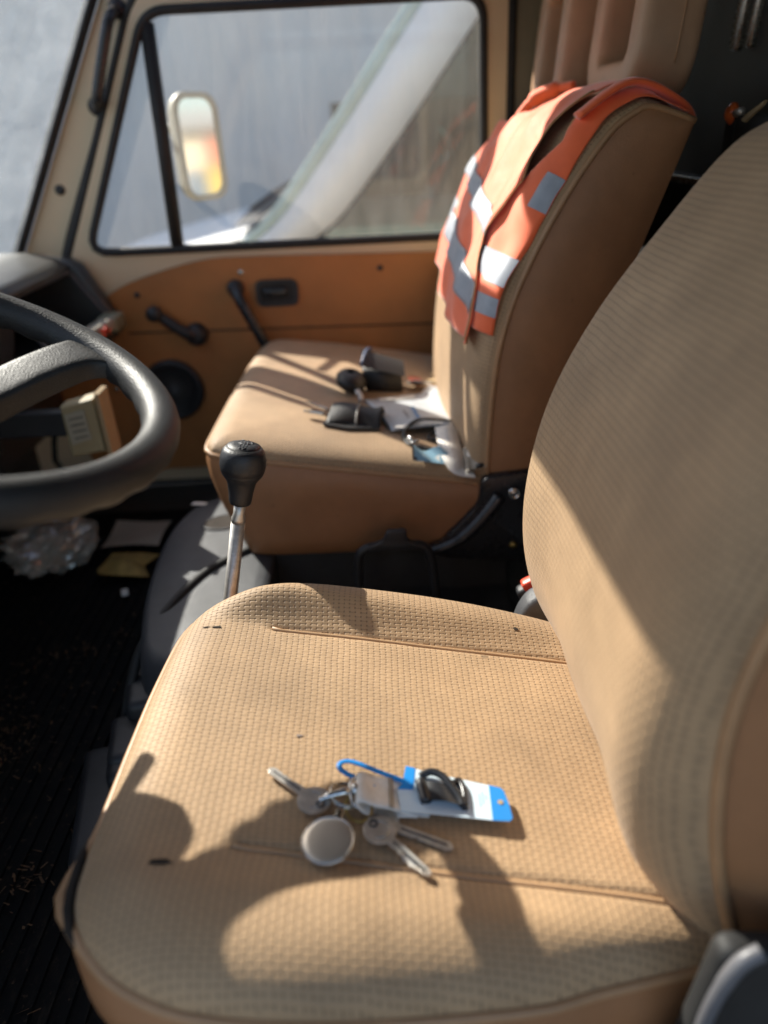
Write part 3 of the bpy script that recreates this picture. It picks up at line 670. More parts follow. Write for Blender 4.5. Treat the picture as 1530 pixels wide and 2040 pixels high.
# sealing strip across the cover and the lidded ash tray opening
obj('seam_strip',tube(smooth_path([(.93,.425,.80),(.985,.402,.885),(1.05,.365,.922),(1.15,.322,.929),(1.21,.268,.930),(1.235,.235,.931),(1.24,.215,.929)],8),.0085,8),m_rubber,ec)
a_=disc((1.345,.315,.9295),(0,0,1),.030,28,1.5,(.3,-1,0)); 
ash=obj('ash_tray',plate(a_,.0015,(0,0,1)),m_foam,ec,False)
obj('ash_rim',tube(a_,.003,6,True),m_cover,ash)
obj('ash_flap',plate([(1.375,.315,.934),(1.37,.307,.934),(1.318,.273,.936),(1.322,.283,.936)],.003,(0,0,1)),m_steel,ash,False)
obj('paper_scrap',plate([(1.44,.405,.9255),(1.432,.375,.9268),(1.443,.37,.9268),(1.452,.40,.9255)],.0008,(0,0,1)),m_white,ec,False)
# rubber boot steps beside the driver seat
bt=thing('lever_boot','stepped black rubber boot on the floor beside driver seat','rubber boot',(.88,.42,.72))
for (x,y,z,sx,sy,sz) in ((.80,.375,.755,.22,.17,.06),(.875,.385,.80,.10,.09,.05),(.845,.365,.785,.08,.12,.06),(.955,.375,.82,.10,.09,.07),(1.02,.375,.84,.06,.08,.06)):
    obj('boot_step',box((x,y,z),(sx,sy,sz),.014,rotm('Z',12),3),m_black,bt)
# ================================================================ SEATS
def resample(O,n):
    P=[Vector((a,b,0)) for a,b in O]; P=smooth_path(P,8,True); L=[0]
    for a,b in zip(P,P[1:]+P[:1]): L.append(L[-1]+(b-a).length)
    out=[];i=0
    for k in range(n):
        t=L[-1]*k/n
        while L[i+1]<t: i+=1
        f=(t-L[i])/(L[i+1]-L[i]); out.append(P[i].lerp(P[(i+1)%len(P)],f))
    return [(p.x,p.y) for p in out]
def pdist(O,x,y):
    m=9.
    for i in range(len(O)):
        a,b=O[i],O[(i+1)%len(O)]; dx,dy=b[0]-a[0],b[1]-a[1]; l=dx*dx+dy*dy
        t=((x-a[0])*dx+(y-a[1])*dy)/l if l>0 else 0; t=0 if t<0 else 1 if t>1 else t
        q=(x-a[0]-t*dx)**2+(y-a[1]-t*dy)**2
        if q<m: m=q
    return math.sqrt(m)
def rowspan(O,y):
    xs=[]
    for i in range(len(O)):
        a,b=O[i],O[(i+1)%len(O)]
        if (a[1]<=y)!=(b[1]<=y): xs.append(a[0]+(y-a[1])/(b[1]-a[1])*(b[0]-a[0]))
    return min(xs),max(xs)
def ease(t,k=.65): return t*(1-k)+k*(.5-.5*math.cos(math.pi*t))
def cushion_top(O,plane,crown,nx,ny):
    ys=[p[1] for p in O]; y0,y1=min(ys)+.0006,max(ys)-.0006; V=[];UV=[]
    for j in range(ny):
        y=y0+(y1-y0)*ease(j/(ny-1),.8); a,b=rowspan(O,y)
        for i in range(nx):
            x=a+(b-a)*ease(i/(nx-1),.6); d=pdist(O,x,y); V.append((x,y,plane(x,y)+crown(x,y,d)))
            UV.append((x,y))
    F=[(j*nx+i,j*nx+i+1,(j+1)*nx+i+1,(j+1)*nx+i) for j in range(ny-1) for i in range(nx-1)]
    return (V,F),UV
def skirt(O,rows):
    n=len(O); V=[];F=[]
    for fn in rows:
        for x,y in O: V.append(fn(x,y))
    for i in range(len(rows)-1):
        for k in range(n): F.append((i*n+k,i*n+(k+1)%n,(i+1)*n+(k+1)%n,(i+1)*n+k))
    F.append(tuple((len(rows)-1)*n+k for k in range(n))); return V,F
DOs=resample(DO,120); BOs=resample(BO,120)
def dseat(x,y): return dplane(x,y)+dcrown(x,y,pdist(DOs,x,y))
def bseat(x,y): return bplane(x,y)+bcrown(x,y,pdist(BOs,x,y))
def loaf_geo(P,cr,X,nx,ns):
    V=[];UV=[]
    for j in range(ns):
        s=P.L*j/(ns-1)
        for i in range(nx):
            x=X[0]+(X[1]-X[0])*ease(i/(nx-1),.7); V.append(loaf(P,cr,x,s)); UV.append((x,s))
    F=[(j*nx+i,(j+1)*nx+i,(j+1)*nx+i+1,j*nx+i+1) for j in range(ns-1) for i in range(nx-1)]
    return (V,F),UV
def side_panel(P,x,sg,n=40,m=8,bul=.012):
    V=[];a0=Vector((0,*P.at(0))); a1=Vector((0,*P.at(P.L)))
    for i in range(n):
        s=P.L*i/(n-1); f=Vector((0,*P.at(s))); u=i/(n-1); b=a0.lerp(a1,u)
        for j in range(m):
            t=j/(m-1); p=f.lerp(b,t); V.append((x+sg*bul*(math.sin(math.pi*t)**.6)*math.sin(math.pi*u)**.4,p.y,p.z))
    F=[(i*m+j,i*m+j+1,(i+1)*m+j+1,(i+1)*m+j) for i in range(n-1) for j in range(m-1)]
    return V,F
def back_panel(P,X):
    a0=P.at(0);a1=P.at(P.L); return [(X[0],*a0),(X[1],*a0),(X[1],*a1),(X[0],*a1)],[(0,1,2,3)]
def prof_tube(P,x,r): return tube([(x,*P.at(P.L*i/59)) for i in range(60)],r,8)
# ---- driver seat
ds=thing('driver_seat','nearest tan woven driver seat with raised sides, worn and sunlit','seat',(.55,-.03,.72))
g,uv=cushion_top(DOs,dplane,dcrown,150,120)
dcush=obj('cushion',g,m_weave,ds,uv=uv)
obj('cushion_skirt',skirt(DOs,[lambda x,y:(x,y,dplane(x,y)-.001),lambda x,y:(x+(x-.55)*.018,y+(.006 if y>0 else -.003),dplane(x,y)-.02),lambda x,y:(x+(x-.55)*.02,y+(.006 if y>0 else -.003),dplane(x,y)-.05),lambda x,y:(x-(x-.55)*.03,y-(.012 if y>0 else 0),dplane(x,y)-.085),lambda x,y:(x-(x-.55)*.10,y-(.03 if y>0 else 0),dplane(x,y)-.105)]),m_vinyl,dcush)
def ppath(O,plane,lift=.001,bulge=None):
    out=[]
    for x,y in O:
        b=bulge(x,y) if bulge else 0; out.append((x-b*.35,y+b,plane(x,y)+lift))
    return out
def dbul(x,y): # the piping has come away near the front corner
    return .0115*math.exp(-((x-.390)/.028)**2) if y>.2 else 0
obj('piping',tube(ppath(DOs,dplane,.001,dbul),.0048,8,True),m_pipe,dcush)
tr_=[p for p in DOs if p[1]>.2 and .335<p[0]<.445]
obj('split_seam',tube([(x-.001,y+.0045,dplane(x,y)+.003) for x,y in tr_],[.0015]+[.0042]*(len(tr_)-2)+[.0015],8),m_foam,dcush)
# welted long seams
def seam_path(k,y0,y1,n=40): return [(dseams(y0+(y1-y0)*i/n)[k],y0+(y1-y0)*i/n,dseat(dseams(y0+(y1-y0)*i/n)[k],y0+(y1-y0)*i/n)+.0012) for i in range(n+1)]
for k in (0,1): obj('seam_welt',tube(seam_path(k,.132,-.255),.0026,6),m_weave if False else simple('seam_welt_vinyl',(.45,.28,.15),.5),dcush)
# burn hole and scuffs in the fabric
bh=[]
for i,(a,r_) in enumerate(zip([k*math.pi/7 for k in range(14)],[1,.9,1.1,.8,1,1.2,1,.9,1,.8,1.1,1,.9,1.2])): 
    x=.3918+.0032*r_*math.cos(a); y=.1805+.0085*r_*math.sin(a)*(1 if math.sin(a)>0 else 1.0); bh.append((x,y,dseat(x,y)+.0006))
obj('burn_hole',plate(bh,.0005,(0,0,1)),m_foam,dcush,False)
def mark(name,x,y,w_,h_,mat,par,sf,n=9,seed=1):
    rnd=random.Random(seed); p=[]
    for k in range(n):
        a=2*math.pi*k/n; r_=.6+.6*rnd.random(); xx=x+w_*r_*math.cos(a); yy=y+h_*r_*math.sin(a); p.append((xx,yy,sf(xx,yy)+.0006))
    return obj(name,plate(p,.0004,(0,0,1)),mat,par,False)
mark('scuff',.5365,.0886,.0018,.0035,simple('scuff_grey',(.25,.2,.17),.8),dcush,dseat,9,3)
mark('scuff',.6972,.1928,.0018,.006,m_foam,dcush,dseat,9,4)
mark('scuff',.6985,.2035,.0008,.004,m_foam,dcush,dseat,7,5)
mark('scuff',.7176,-.1456,.0022,.0032,m_foam,dcush,dseat,9,6)
mark('scuff',.455,.083,.0012,.013,m_weave,dcush,dseat,9,7) if False else None
# back
g,uv=loaf_geo(DB,crown_db,DBX,110,110)
db=obj('backrest',g,m_weave,ds,uv=uv)
obj('side_panel',side_panel(DB,DBX[0],-1),m_vinyl,db); obj('side_panel',side_panel(DB,DBX[1],1),m_vinyl,db)
obj('rear_panel',back_panel(DB,DBX),m_vinyl,db)
for x in DBX: obj('piping',prof_tube(DB,x,.0052),m_pipe,db)
obj('headrest_post',tube([(.48,-.40,1.60),(.48,-.42,1.68)],.006,10),m_steel,ds); obj('headrest_post',tube([(.63,-.40,1.60),(.63,-.42,1.68)],.006,10),m_steel,ds)
obj('base',box((.55,-.04,.83),(.40,.42,.22),.02),m_black,ds)
obj('seat_rail',box((.37,-.02,.735),(.03,.5,.03),.004),m_steel,ds); obj('seat_rail',box((.73,-.02,.735),(.03,.5,.03),.004),m_steel,ds)
# recliner covers on both sides, with the tilt lever on the door side
def recl(x,sg):
    p=round_poly([(-.165,1.052),(-.19,1.085),(-.26,1.075),(-.36,1.04),(-.36,.95),(-.20,.94),(-.155,.99)],.03,5)
    return plate([(x,y,z) for y,z in p],sg*.035,(1,0,0),.008)
near_=round_poly([(-.206,1.133),(-.245,1.130),(-.42,1.085),(-.42,.90),(-.17,.90),(-.192,1.02),(-.201,1.09)],[.012,.02,.03,.03,.03,.03,.03],5)
obj('recliner_cover',plate([(.322,y,z) for y,z in near_],-.020,(1,0,0),.006),m_rubber,ds)
fr_=obj('recliner_cover',recl(.800,1),m_cover,ds)
obj('release_lever',tube(smooth_path([(.297,-.199,1.040),(.2965,-.2003,1.074),(.2965,-.2056,1.108),(.298,-.215,1.130),(.300,-.228,1.138)],6),[.004]*4+[.0052]*9+[.0056]*12,12),simple('grey_plastic',(.13,.13,.14),.4),ds)
obj('hinge_pin',lathe((.802,-.235,1.055),(-1,0,0),[(.008,0),(.008,.014),(.005,.016)],14),m_chrome,ds)
# belt buckle standing between the seats
bk=thing('belt_buckle','black seat belt buckle with red button beside the driver seat','buckle',(.90,-.235,.96))
obj('buckle_body',box((.90,-.215,1.005),(.022,.042,.075),.006,rotm('X',-28)),m_black,bk)
obj('red_button',box((.898,-.203,1.040),(.018,.030,.018),.004,rotm('X',-28)),m_red,bk)
obj('buckle_stalk',tube([(.90,-.235,.965),(.90,-.26,.93)],.008,8),m_black,bk)

# ---- passenger bench
pb=thing('passenger_bench','tan two-person passenger bench with two open headrests','bench seat',(1.58,0,.72))
g,uv=cushion_top(BOs,bplane,bcrown,130,90)
bc=obj('cushion',g,m_weave,pb,uv=uv)
def bsk(t,out):
    def f(x,y):
        yy=y-(.052*t*sstep(.0,.28,y)); z0=bplane(x,y); z=z0*(1-t)+.925*t
        o2=out+(.0020*math.sin(y*61+t*7)*math.sin(math.pi*t)+.0016*math.sin(y*23-t*9)*math.sin(math.pi*t) if 0<t<1 else 0)
        return (x+o2*(1 if x>1.58 else -1),yy+(o2 if y>.1 else 0),z)
    return f
obj('cushion_skirt',skirt(BOs,[bsk(0,0),bsk(.06,.005),bsk(.2,.009),bsk(.35,.0085),bsk(.5,.008),bsk(.65,.007),bsk(.8,.006),bsk(.95,.002),bsk(1,-.012)]),m_vinyl,bc)
obj('piping',tube([(x,y,bplane(x,y)+.001) for x,y in BOs],.0046,8,True),m_pipe,bc)
g,uv=loaf_geo(PB,crown_pb,PBX,90,100)
bb=obj('backrest',g,m_weave,pb,uv=uv)
obj('side_panel',side_panel(PB,PBX[0],-1),m_vinyl,bb); obj('side_panel',side_panel(PB,PBX[1],1),m_vinyl,bb)
obj('rear_panel',back_panel(PB,PBX),m_vinyl,bb)
for x in PBX: obj('piping',prof_tube(PB,x,.0048),m_pipe,bb)
obj('bottom_stitch',tube([(1.1935,*[PB.at(0)[0]+k*.014,1.0445+k*.0045]) for k in range(6)],.0012,5),m_foam,bb)
def headrest(cx,cy,zb,w_,h,lean):
    sec=sell(.030,.047,28,.38); pth=[]
    for a,b in rrect(w_-.06,h-.06,.045,6): pth.append((cx+a,cy-lean*(b+h/2),zb+h/2+b))
    B=Vector((0,-1,-lean)).normalized(); return sweep(pth,sec,B,True)
for (cx,cy,zb,w_,h) in ((1.410,-.437,1.632,.28,.27),(1.745,-.402,1.612,.27,.27)):
    hr=obj('headrest',headrest(cx,cy,zb,w_,h,.10),m_head,pb)
    obj('seam',tube([(cx-w_/2-.0006,cy-.10*(z_-zb)-.012,z_) for z_ in [zb+.05+.02*k for k in range(9)]],.0012,5),m_pipe,hr)
    for dx in (-.06,.06): obj('post',tube([(cx+dx,cy+.005,zb-.06),(cx+dx,cy,zb+.03)],.006,10),m_steel,hr)
# black folding base, hinge plate and lifting frame under the bench
obj('base',box((1.42,-.02,.785),(1.08,.42,.12),.02),m_rubber,pb)
obj('inner_base',box((1.60,.0,.88),(.70,.40,.085),.01),m_rubber,pb)
cv=smooth_path([(1.21,.235,.93),(1.20,.225,.885),(1.185,.20,.84),(1.18,.15,.80),(1.18,-.22,.80)],5)
obj('side_apron',grid(12,9,lambda u,v:(1.212-.03*v+.004*math.sin(u*19+v*5),.238-.46*u-.03*math.sin(3*v)*(1-u),.930-.20*v)),m_rubber,pb)
hp=obj('hinge_plate',plate([(1.176,y,z) for y,z in round_poly([(-.17,1.075),(-.26,1.085),(-.30,.90),(-.09,.925),(-.105,.96),(-.165,1.025)],.015,4)],.02,(1,0,0),.003),m_blackg,pb)
obj('hinge_arm',tube(smooth_path([(1.172,-.20,1.045),(1.168,-.165,1.0),(1.168,-.125,.962),(1.172,-.075,.940)],6),[.017]*12+[.014]*7,10,sx=.7),m_blackg,hp)
obj('hinge_bolt',join(tube([(1.170,-.225+.0085*math.cos(a),1.047+.0085*math.sin(a)) for a in [k*math.pi/10 for k in range(20)]],.0032,8,True),lathe((1.174,-.225,1.047),(-1,0,0),[(.0075,0),(.0075,.003),(.004,.005)],16)),m_chrome,hp)
obj('brass_screw',lathe((1.176,-.227,.943),(-1,0,0),[(.0075,0),(.0075,.004),(.004,.0055)],6),m_brass,hp)
lf=obj('lifting_frame',tube(smooth_path([(1.13,.052,.80),(1.13,.050,.90),(1.13,.048,.955),(1.13,.037,.974),(1.13,.015,.979),(1.13,-.04,.980),(1.13,-.062,.976),(1.13,-.075,.957),(1.13,-.083,.90),(1.13,-.09,.80)],5),.0082,10,sx=1.1),m_black,pb)
obj('frame_stem',plate([(1.132,y,z) for y,z in round_poly([(-.004,1.012),(-.036,1.012),(-.038,.992),(-.058,.984),(-.058,.974),(.028,.974),(.028,.984),(.004,.994)],.005,3)],-.014,(1,0,0),.002),m_black,lf)
# rear shelf things seen between the seats
sc=thing('shelf_card','tan folded card lying on the dark ledge behind the seats','card',(1.25,-.59,1.512))
obj('card',plate([(1.218,-.575,1.628),(1.222,-.575,1.622),(1.262,-.57,1.600),(1.275,-.57,1.603),(1.268,-.575,1.612)],.004,(0,1,0)),m_card,sc,False)
obj('card_stand',box((1.245,-.59,1.560),(.12,.04,.10),.006),m_rubber,sc)
rl=thing('amber_reflector','small amber reflector on the ledge behind the seats','reflector',(1.335,-.59,1.512))  # orange reflector piece, not a lamp
obj('lens',lathe((1.345,-.585,1.612),(0,1,0),[(.016,0),(.016,.006),(.008,.013),(.002,.015)],18),simple('amber_lens',(.65,.13,.03),.12),rl)
obj('holder',box((1.345,-.595,1.560),(.045,.03,.105),.008),m_rubber,rl)
obj('chrome_end',tube([(1.316,-.575,1.612),(1.295,-.575,1.615)],.006,8),m_nickel,rl)
# ================================================================ HI-VIS VEST over the bench back
def hem(x): return .318+.055*sstep(1.30,1.75,x)
def lerpt(T,v):
    for (a,p),(b,q) in zip(T,T[1:]):
        if v<=b: f=(v-a)/(b-a) if b>a else 0; return p+(q-p)*max(0,min(1,f))
    return T[-1][1]
def vpt(x,s,off):
    wr=.0042*math.sin(x*38+s*17)+.0018*math.sin(x*71-s*33)+.002*math.sin(s*45+x*12)+.002*noise.noise(Vector((x*30,s*30,1)))
    return loaf(PB,crown_pb,x,s,off+wr)
# far panel: near edge x as a function of s (a doubled, curling armhole edge), far edge beyond the crown
nearA=[(.30,1.236),(.36,1.242),(.40,1.262),(.444,1.305),(.472,1.310),(.533,1.275),(.561,1.252),(.60,1.284),(.633,1.294),(.666,1.297),(.70,1.31),(.80,1.36)]
farA=[(.30,1.76),(.40,1.80),(.55,1.80),(.62,1.76),(.68,1.66),(.74,1.60),(.80,1.60)]
def topA(x): return .745-.10*sstep(1.32,1.60,x)
def patch(name,x0,x1,s0,s1,off,mat,par,nu=40,nv=40,edge=None):
    def f(u,v):
        s=None
        for _ in range(3):
            xm=(x0(s)+(x1(s)-x0(s))*u) if s is not None else 1.5
            s=s0(xm)+(s1(xm)-s0(xm))*v
        x=x0(s)+(x1(s)-x0(s))*u
        return vpt(x,s,off+(edge(u,v) if edge else 0))
    o=obj(name,grid(nu,nv,f),mat,par)
    so=o.modifiers.new('cloth','SOLIDIFY'); so.thickness=.0012; so.offset=0
    return o
vest=thing('safety_vest','orange high visibility vest with grey reflective bands draped over bench back','vest',(1.5,-.3,1.1))
cA=patch('back_cloth',lambda s:lerpt(nearA,s),lambda s:lerpt(farA,s),hem,topA,.016,m_orange,vest,60,70,lambda u,v:.005*math.exp(-u/.08)*math.sin(math.pi*min(1,max(0,(v-.15)/.8))))
def band(lo,slope,hi,xn,off=.0190,par=None,x1=1.80,curve=0):
    def f(u,v):
        x=xn+(x1-xn)*u; s=lo+(hi-lo)*v+slope*(x-1.31)+curve*math.sin(math.pi*u); return vpt(x,s,off)
    o=obj('reflective_band',grid(50,8,f),m_reflect,par or cA); so=o.modifiers.new('cloth','SOLIDIFY'); so.thickness=.001; return o
band(.368,.17,.410,1.262,x1=1.79); band(.468,.15,.502,1.306)
# near panel along the piping
nearB=[(.30,1.2),(.9,1.2)]
farB=[(.30,1.266),(.36,1.272),(.40,1.292),(.444,1.335),(.472,1.340),(.533,1.305),(.561,1.262),(.597,1.246),(.629,1.229),(.69,1.252),(.745,1.34),(.80,1.46)]
cB=patch('front_cloth',lambda s:1.203,lambda s:lerpt(farB,s),lambda x:.345,lambda x:.792,.012,m_orange,vest,24,80,lambda u,v:-.006*(1-u)**2+.003*u*math.sin(v*14))
def bandB(a,b,x1):
    def f(u,v):
        x=1.2025+(x1-1.2025)*u; return vpt(x,a+(b-a)*v-.06*(x-1.2),(.0143-.006*(1-u)**2))
    return obj('reflective_band',grid(16,10,f),m_reflect,cB)
bandB(.535,.587,1.224); bandB(.418,.462,1.32); bandB(.372,.400,1.28)
def edge_tube(T,s0,s1,off,par,r=.0028): return obj('edge_binding',tube([vpt(lerpt(T,s0+(s1-s0)*k/50),s0+(s1-s0)*k/50,off) for k in range(51)],r,6),m_oredge,par)
edge_tube(nearA,.325,.70,.0195,cA,.0016); edge_tube(farB,.56,.79,.0115,cB,.0016)
obj('edge_binding',tube([vpt(1.24+.5*k/40,hem(1.24+.5*k/40)+.002,.012) for k in range(41)],.0014,6),m_oredge,cA)
# a collar end crumpled over the top by the far headrest and the yoke round the near headrest
obj('collar',tube(smooth_path([vpt(1.60,.655,.012),vpt(1.585,.68,.018),vpt(1.56,.705,.016),vpt(1.53,.72,.012)],6),[.010]*6+[.014]*7+[.008]*6,10),m_orange,vest)
obj('yoke',tube(smooth_path([vpt(1.225,.66,.018),vpt(1.225,.72,.018),vpt(1.235,.77,.016),vpt(1.255,.82,.013),vpt(1.29,.86,.010)],8),.013,10,sx=.45,sy=1.7,ref=(0,0,1)),m_orange,vest)

# ================================================================ KEYS on the driver seat
def dz(x,y,h=0): return Vector((x,y,dseat(x,y)+h))
def flat_plate(pts,h,th,sf=dz): return plate([sf(x,y,h) for x,y in pts],th,(0,0,1))
def key(name,bow,tip,rbow,h,hole,par,label=None,wide=1.0):
    b=Vector(bow);t=Vector(tip);d=(t-b);L=d.length;d.normalize();n=Vector((-d.y,d.x)); P=[]
    sh=.0042*wide; r=rbow
    pts=[]
    for k in range(17):
        a=R(28)+R(304)*k/16; pts.append(b-d*(0)+d*(r*math.cos(a))+n*(r*1.08*math.sin(a)))
    j=[];m=12
    st=pts[-1]; s0=r*.95
    up_=[(s0,-sh),(s0+.004,-sh)]
    rnd=random.Random(sum(ord(c) for c in name)+int(bow[0]*1e4))
    for k in range(m):
        u=s0+.006+(L-s0-.009)*k/(m-1); up_.append((u,-sh+(.0018*rnd.random() if k%2 else 0)))
    up_+= [(L,-sh*.2),(L-.0008,sh*.5),(L-.004,sh)]+[(s0+.006,sh),(s0,sh)]
    pts+= [b+d*u+n*w_ for u,w_ in up_]
    o=obj(name,plate([dz(p.x,p.y,h+ (p-b).dot(d)*.0) for p in pts],.0022,(0,0,1),.0003),m_nickel,par,False,label=label)
    hp=b-d*(r*.55)
    obj('eye',tube(disc(dz(hp.x,hp.y,h+.0026),(0,0,1),.0032,14),.0009,6,True),m_ink,o)
    obj('groove',tube([dz(*(b+d*(s0+.003)),h+.0024),dz(*(b+d*(L-.005)),h+.0024)],.0007,5),m_ink,o)
    obj('stamp',tube(disc(dz(*b,h+.0023),(0,0,1),r*.62,18),.0005,5,True),m_steel,o)
    return o
kr=thing('key_bunch','bunch of keys with round fob, ivory strap and blue white tag on driver seat','keys',(.45,.03,1.11))
key('key',(.4565,.0700),(.4890,.1105),.0135,.004,True,kr)
key('key',(.4400,.0130),(.4190,-.0425),.0130,.0015,True,kr)
key('key',(.4300,.0160),(.3900,-.0220),.0130,.0045,True,kr)
obj('split_ring',join(tube([dz(.4625+.0125*math.cos(a),.0440+.0125*math.sin(a),.006+.003*math.sin(a)) for a in [k*math.pi/18 for k in range(36)]],.0011,8,True),tube([dz(.4625+.0122*math.cos(a),.0440+.0122*math.sin(a),.008+.003*math.sin(a)) for a in [k*math.pi/18 for k in range(36)]],.0011,8,True)),m_steel,kr)
obj('split_ring',tube([dz(.4520+.011*math.cos(a),.0330+.011*math.sin(a),.005+.004*math.cos(a)) for a in [k*math.pi/18 for k in range(36)]],.0013,8,True),m_brass,kr)
cl=obj('clasp',tube(smooth_path([dz(.4552,.0655,.0075),dz(.4580,.0570,.010),dz(.4610,.0475,.011),dz(.4640,.0400,.011)],6),[.0022]*5+[.0030]*6+[.0036]*5+[.0030]*3,10),m_chrome,kr)
obj('swivel',lathe(dz(.4648,.0385,.0105),(.10,-.95,.1),[(.0030,0),(.0052,.001),(.0055,.004),(.0036,.006),(.0030,.009)],18),m_chrome,cl)
obj('bail',tube(smooth_path([dz(.4800,.0335,.008),dz(.4770,.0385,.010),dz(.4650,.0400,.011),dz(.4520,.0375,.010),dz(.4480,.0325,.008)],6),.0017,8),m_chrome,cl)
# folded ivory strap
def stp(u,v):
    y=.0345-.060*u; x0=.4480+.0005*u; x=x0+(.0340+.001*math.sin(u*6))*v; h=.0065+.0085*math.exp(-((u-.05)/.16)**2)+.0035*math.sin(u*5.2)+.0015*math.sin(v*5+u*3)
    return dz(x,y,h)
s_=obj('strap',grid(30,10,stp),m_ivory,kr); mo_=s_.modifiers.new('cloth','SOLIDIFY'); mo_.thickness=.0016
def stp2(u,v):
    y=.0345-.050*u; x=.4465+.033*v; return dz(x,y,.003+.010*math.exp(-(u/.09)**2)+.001*math.sin(u*9))
s_=obj('strap_lining',grid(24,8,stp2),m_ivory,kr); mo_=s_.modifiers.new('cloth','SOLIDIFY'); mo_.thickness=.0014
for u in (.46,.50): obj('stitch',tube([stp(u,v/12)+Vector((0,0,.0008)) for v in range(13)],.0006,5),m_card,kr)
# tag card: white with blue ends, printed lines, black hook pressed on it
TG=[(.4965,-.0085),(.4920,-.0240),(.4790,-.0825),(.4772,-.0895),(.4740,-.0915),(.4615,-.0937),(.4455,-.0945),(.4425,-.0915),(.4425,-.0812),(.4458,-.0355),(.4470,-.0020),(.4700,.0000),(.4775,-.0055),(.4840,-.0060)]
tg=obj('tag_card',flat_plate(TG,.0085,.0006),m_pblue,kr,False)
obj('blue_end',flat_plate([(.4797,-.0795),(.4770,-.0897),(.4740,-.0917),(.4615,-.0939),(.4455,-.0947),(.4423,-.0917),(.4423,-.0775)],.0092,.0004),m_blue,tg,False)
obj('blue_neck',flat_plate([(.4967,-.0083),(.4945,-.0165),(.4820,-.0150),(.4705,-.0130),(.4705,.0000),(.4778,-.0053),(.4842,-.0058)],.0092,.0004),m_blue,tg,False)
obj('punch_hole',plate(disc(dz(.4612,-.0868,.0098),(0,0,1),.0024,16),.0003,(0,0,1)),m_card,tg,False)
for i,(a,b_) in enumerate([(.4700,.4560),(.4720,.4590),(.4690,.4640)]):
    obj('print_line',plate([dz(a,-.0690-.0030*i,.0092),dz(a,-.0698-.0030*i,.0092),dz(b_,-.0698-.0030*i,.0092),dz(b_,-.0690-.0030*i,.0092)],.0003,(0,0,1)),simple('pale_blue_print',(.28,.5,.7),.5) if i==0 else bpy.data.materials['pale_blue_print'],tg,False)
obj('blue_loop',tube(smooth_path([dz(.4700,.020,.010),dz(.4790,.0330,.009),dz(.4850,.0440,.009),dz(.4915,.0500,.009),dz(.4975,.0480,.009),dz(.4990,.0400,.009),dz(.4950,.0290,.009),dz(.4880,.0140,.009),dz(.4830,.0020,.009),dz(.4790,-.0060,.009)],6),.0026,8,sx=.35,sy=1,ref=(0,0,1)),m_blue,kr)
hk=obj('black_hook',tube(smooth_path([dz(.4830,-.0200,.012),dz(.4860,-.0300,.015),dz(.4800,-.0400,.016),dz(.4690,-.0470,.015),dz(.4600,-.0520,.014),dz(.4530,-.0540,.013)],8),.0034,10),m_blackg,kr)
obj('hook_bar',tube(smooth_path([dz(.4790,-.0200,.011),dz(.4680,-.0215,.012),dz(.4560,-.0235,.012)],6),.0050,10,sx=.8),m_blackg,hk)
obj('hook_web',grid(8,8,lambda u,v:dz(.4560+.020*v-.004*u,-.0235-.030*u+.008*u*v,.013+.003*math.sin(3*u))),m_blackg,hk)
obj('hook_tip',tube(smooth_path([dz(.4770,-.0455,.011),dz(.4785,-.0500,.0115),dz(.4810,-.0535,.0115),dz(.4740,-.0560,.0115),dz(.4620,-.0565,.0115),dz(.4510,-.0555,.0115)],7),.0029,10),m_blackg,hk)
# round metal fob
fc=dz(.4150,.0565,.0062); fn=Vector((-.10,.02,1)).normalized()
fb=obj('round_fob',lathe(fc,fn,[(.0175,0),(.0203,.0008),(.0208,.0022),(.0203,.0036),(.0190,.0043),(.0150,.0047),(.009,.0050),(.004,.0051),(.0002,.0051)],40),m_fob,kr)
obj('fob_rim',tube(disc(fc+fn*.0036,fn,.0203,40),.0008,6,True),m_chrome,fb)
obj('fob_tab',plate([dz(.4330,.0540,.007),dz(.4345,.0475,.007),dz(.4450,.0440,.009),dz(.4440,.0500,.009)],.0018,(0,0,1),.0004),m_steel,fb,False)

# ================================================================ THINGS on the bench
def bz(x,y,h=0): return Vector((x,y,bseat(x,y)+h))
lc=thing('leather_key_case','open black leather key case with pale keys poking out on bench','key case',(1.36,.06,1.13))
def lcase(u,v):
    x=1.318+.085*v+.004*math.sin(u*4); y=.098-.098*u-.012*v; h=.004+.030*math.sin(math.pi*v)**.8*(.35+.65*u)+.004*math.sin(u*6)
    if v>.5: h+=.012*(v-.5)*2*(1-u)
    return bz(x,y,h)
o=obj('case',grid(24,20,lcase),m_leather,lc); mo_=o.modifiers.new('thick','SOLIDIFY'); mo_.thickness=.003
obj('case_base',flat_plate([(1.312,.104),(1.395,.085),(1.398,.03),(1.380,.0),(1.318,.012),(1.306,.06)],.002,.004,bz),m_leather,lc,False)
obj('fold_edge',tube([lcase(.55,v/14)+Vector((0,0,.002)) for v in range(15)],.0022,6),simple('worn_leather_edge',(.22,.2,.18),.4),lc)
for (p,q) in (((1.372,.098),(1.412,.138)),((1.345,.105),(1.352,.140))):
    a=Vector(p);b=Vector(q);d=(b-a).normalized();n=Vector((-d.y,d.x))
    obj('key',flat_plate([a-n*.006,a+n*.006,b+n*.008-d*.012,b+n*.004,b-n*.004,b-n*.008-d*.012],.010,.0025,bz),m_chrome,lc,False)
    obj('key_eye',plate(disc(bz(*(b-d*.007),.0128),(0,0,1),.0028,12),.0004,(0,0,1)),m_card,lc,False)
p1=thing('glasses_case','small rounded black pouch with a pale toggle on bench','pouch',(1.54,.06,1.12))
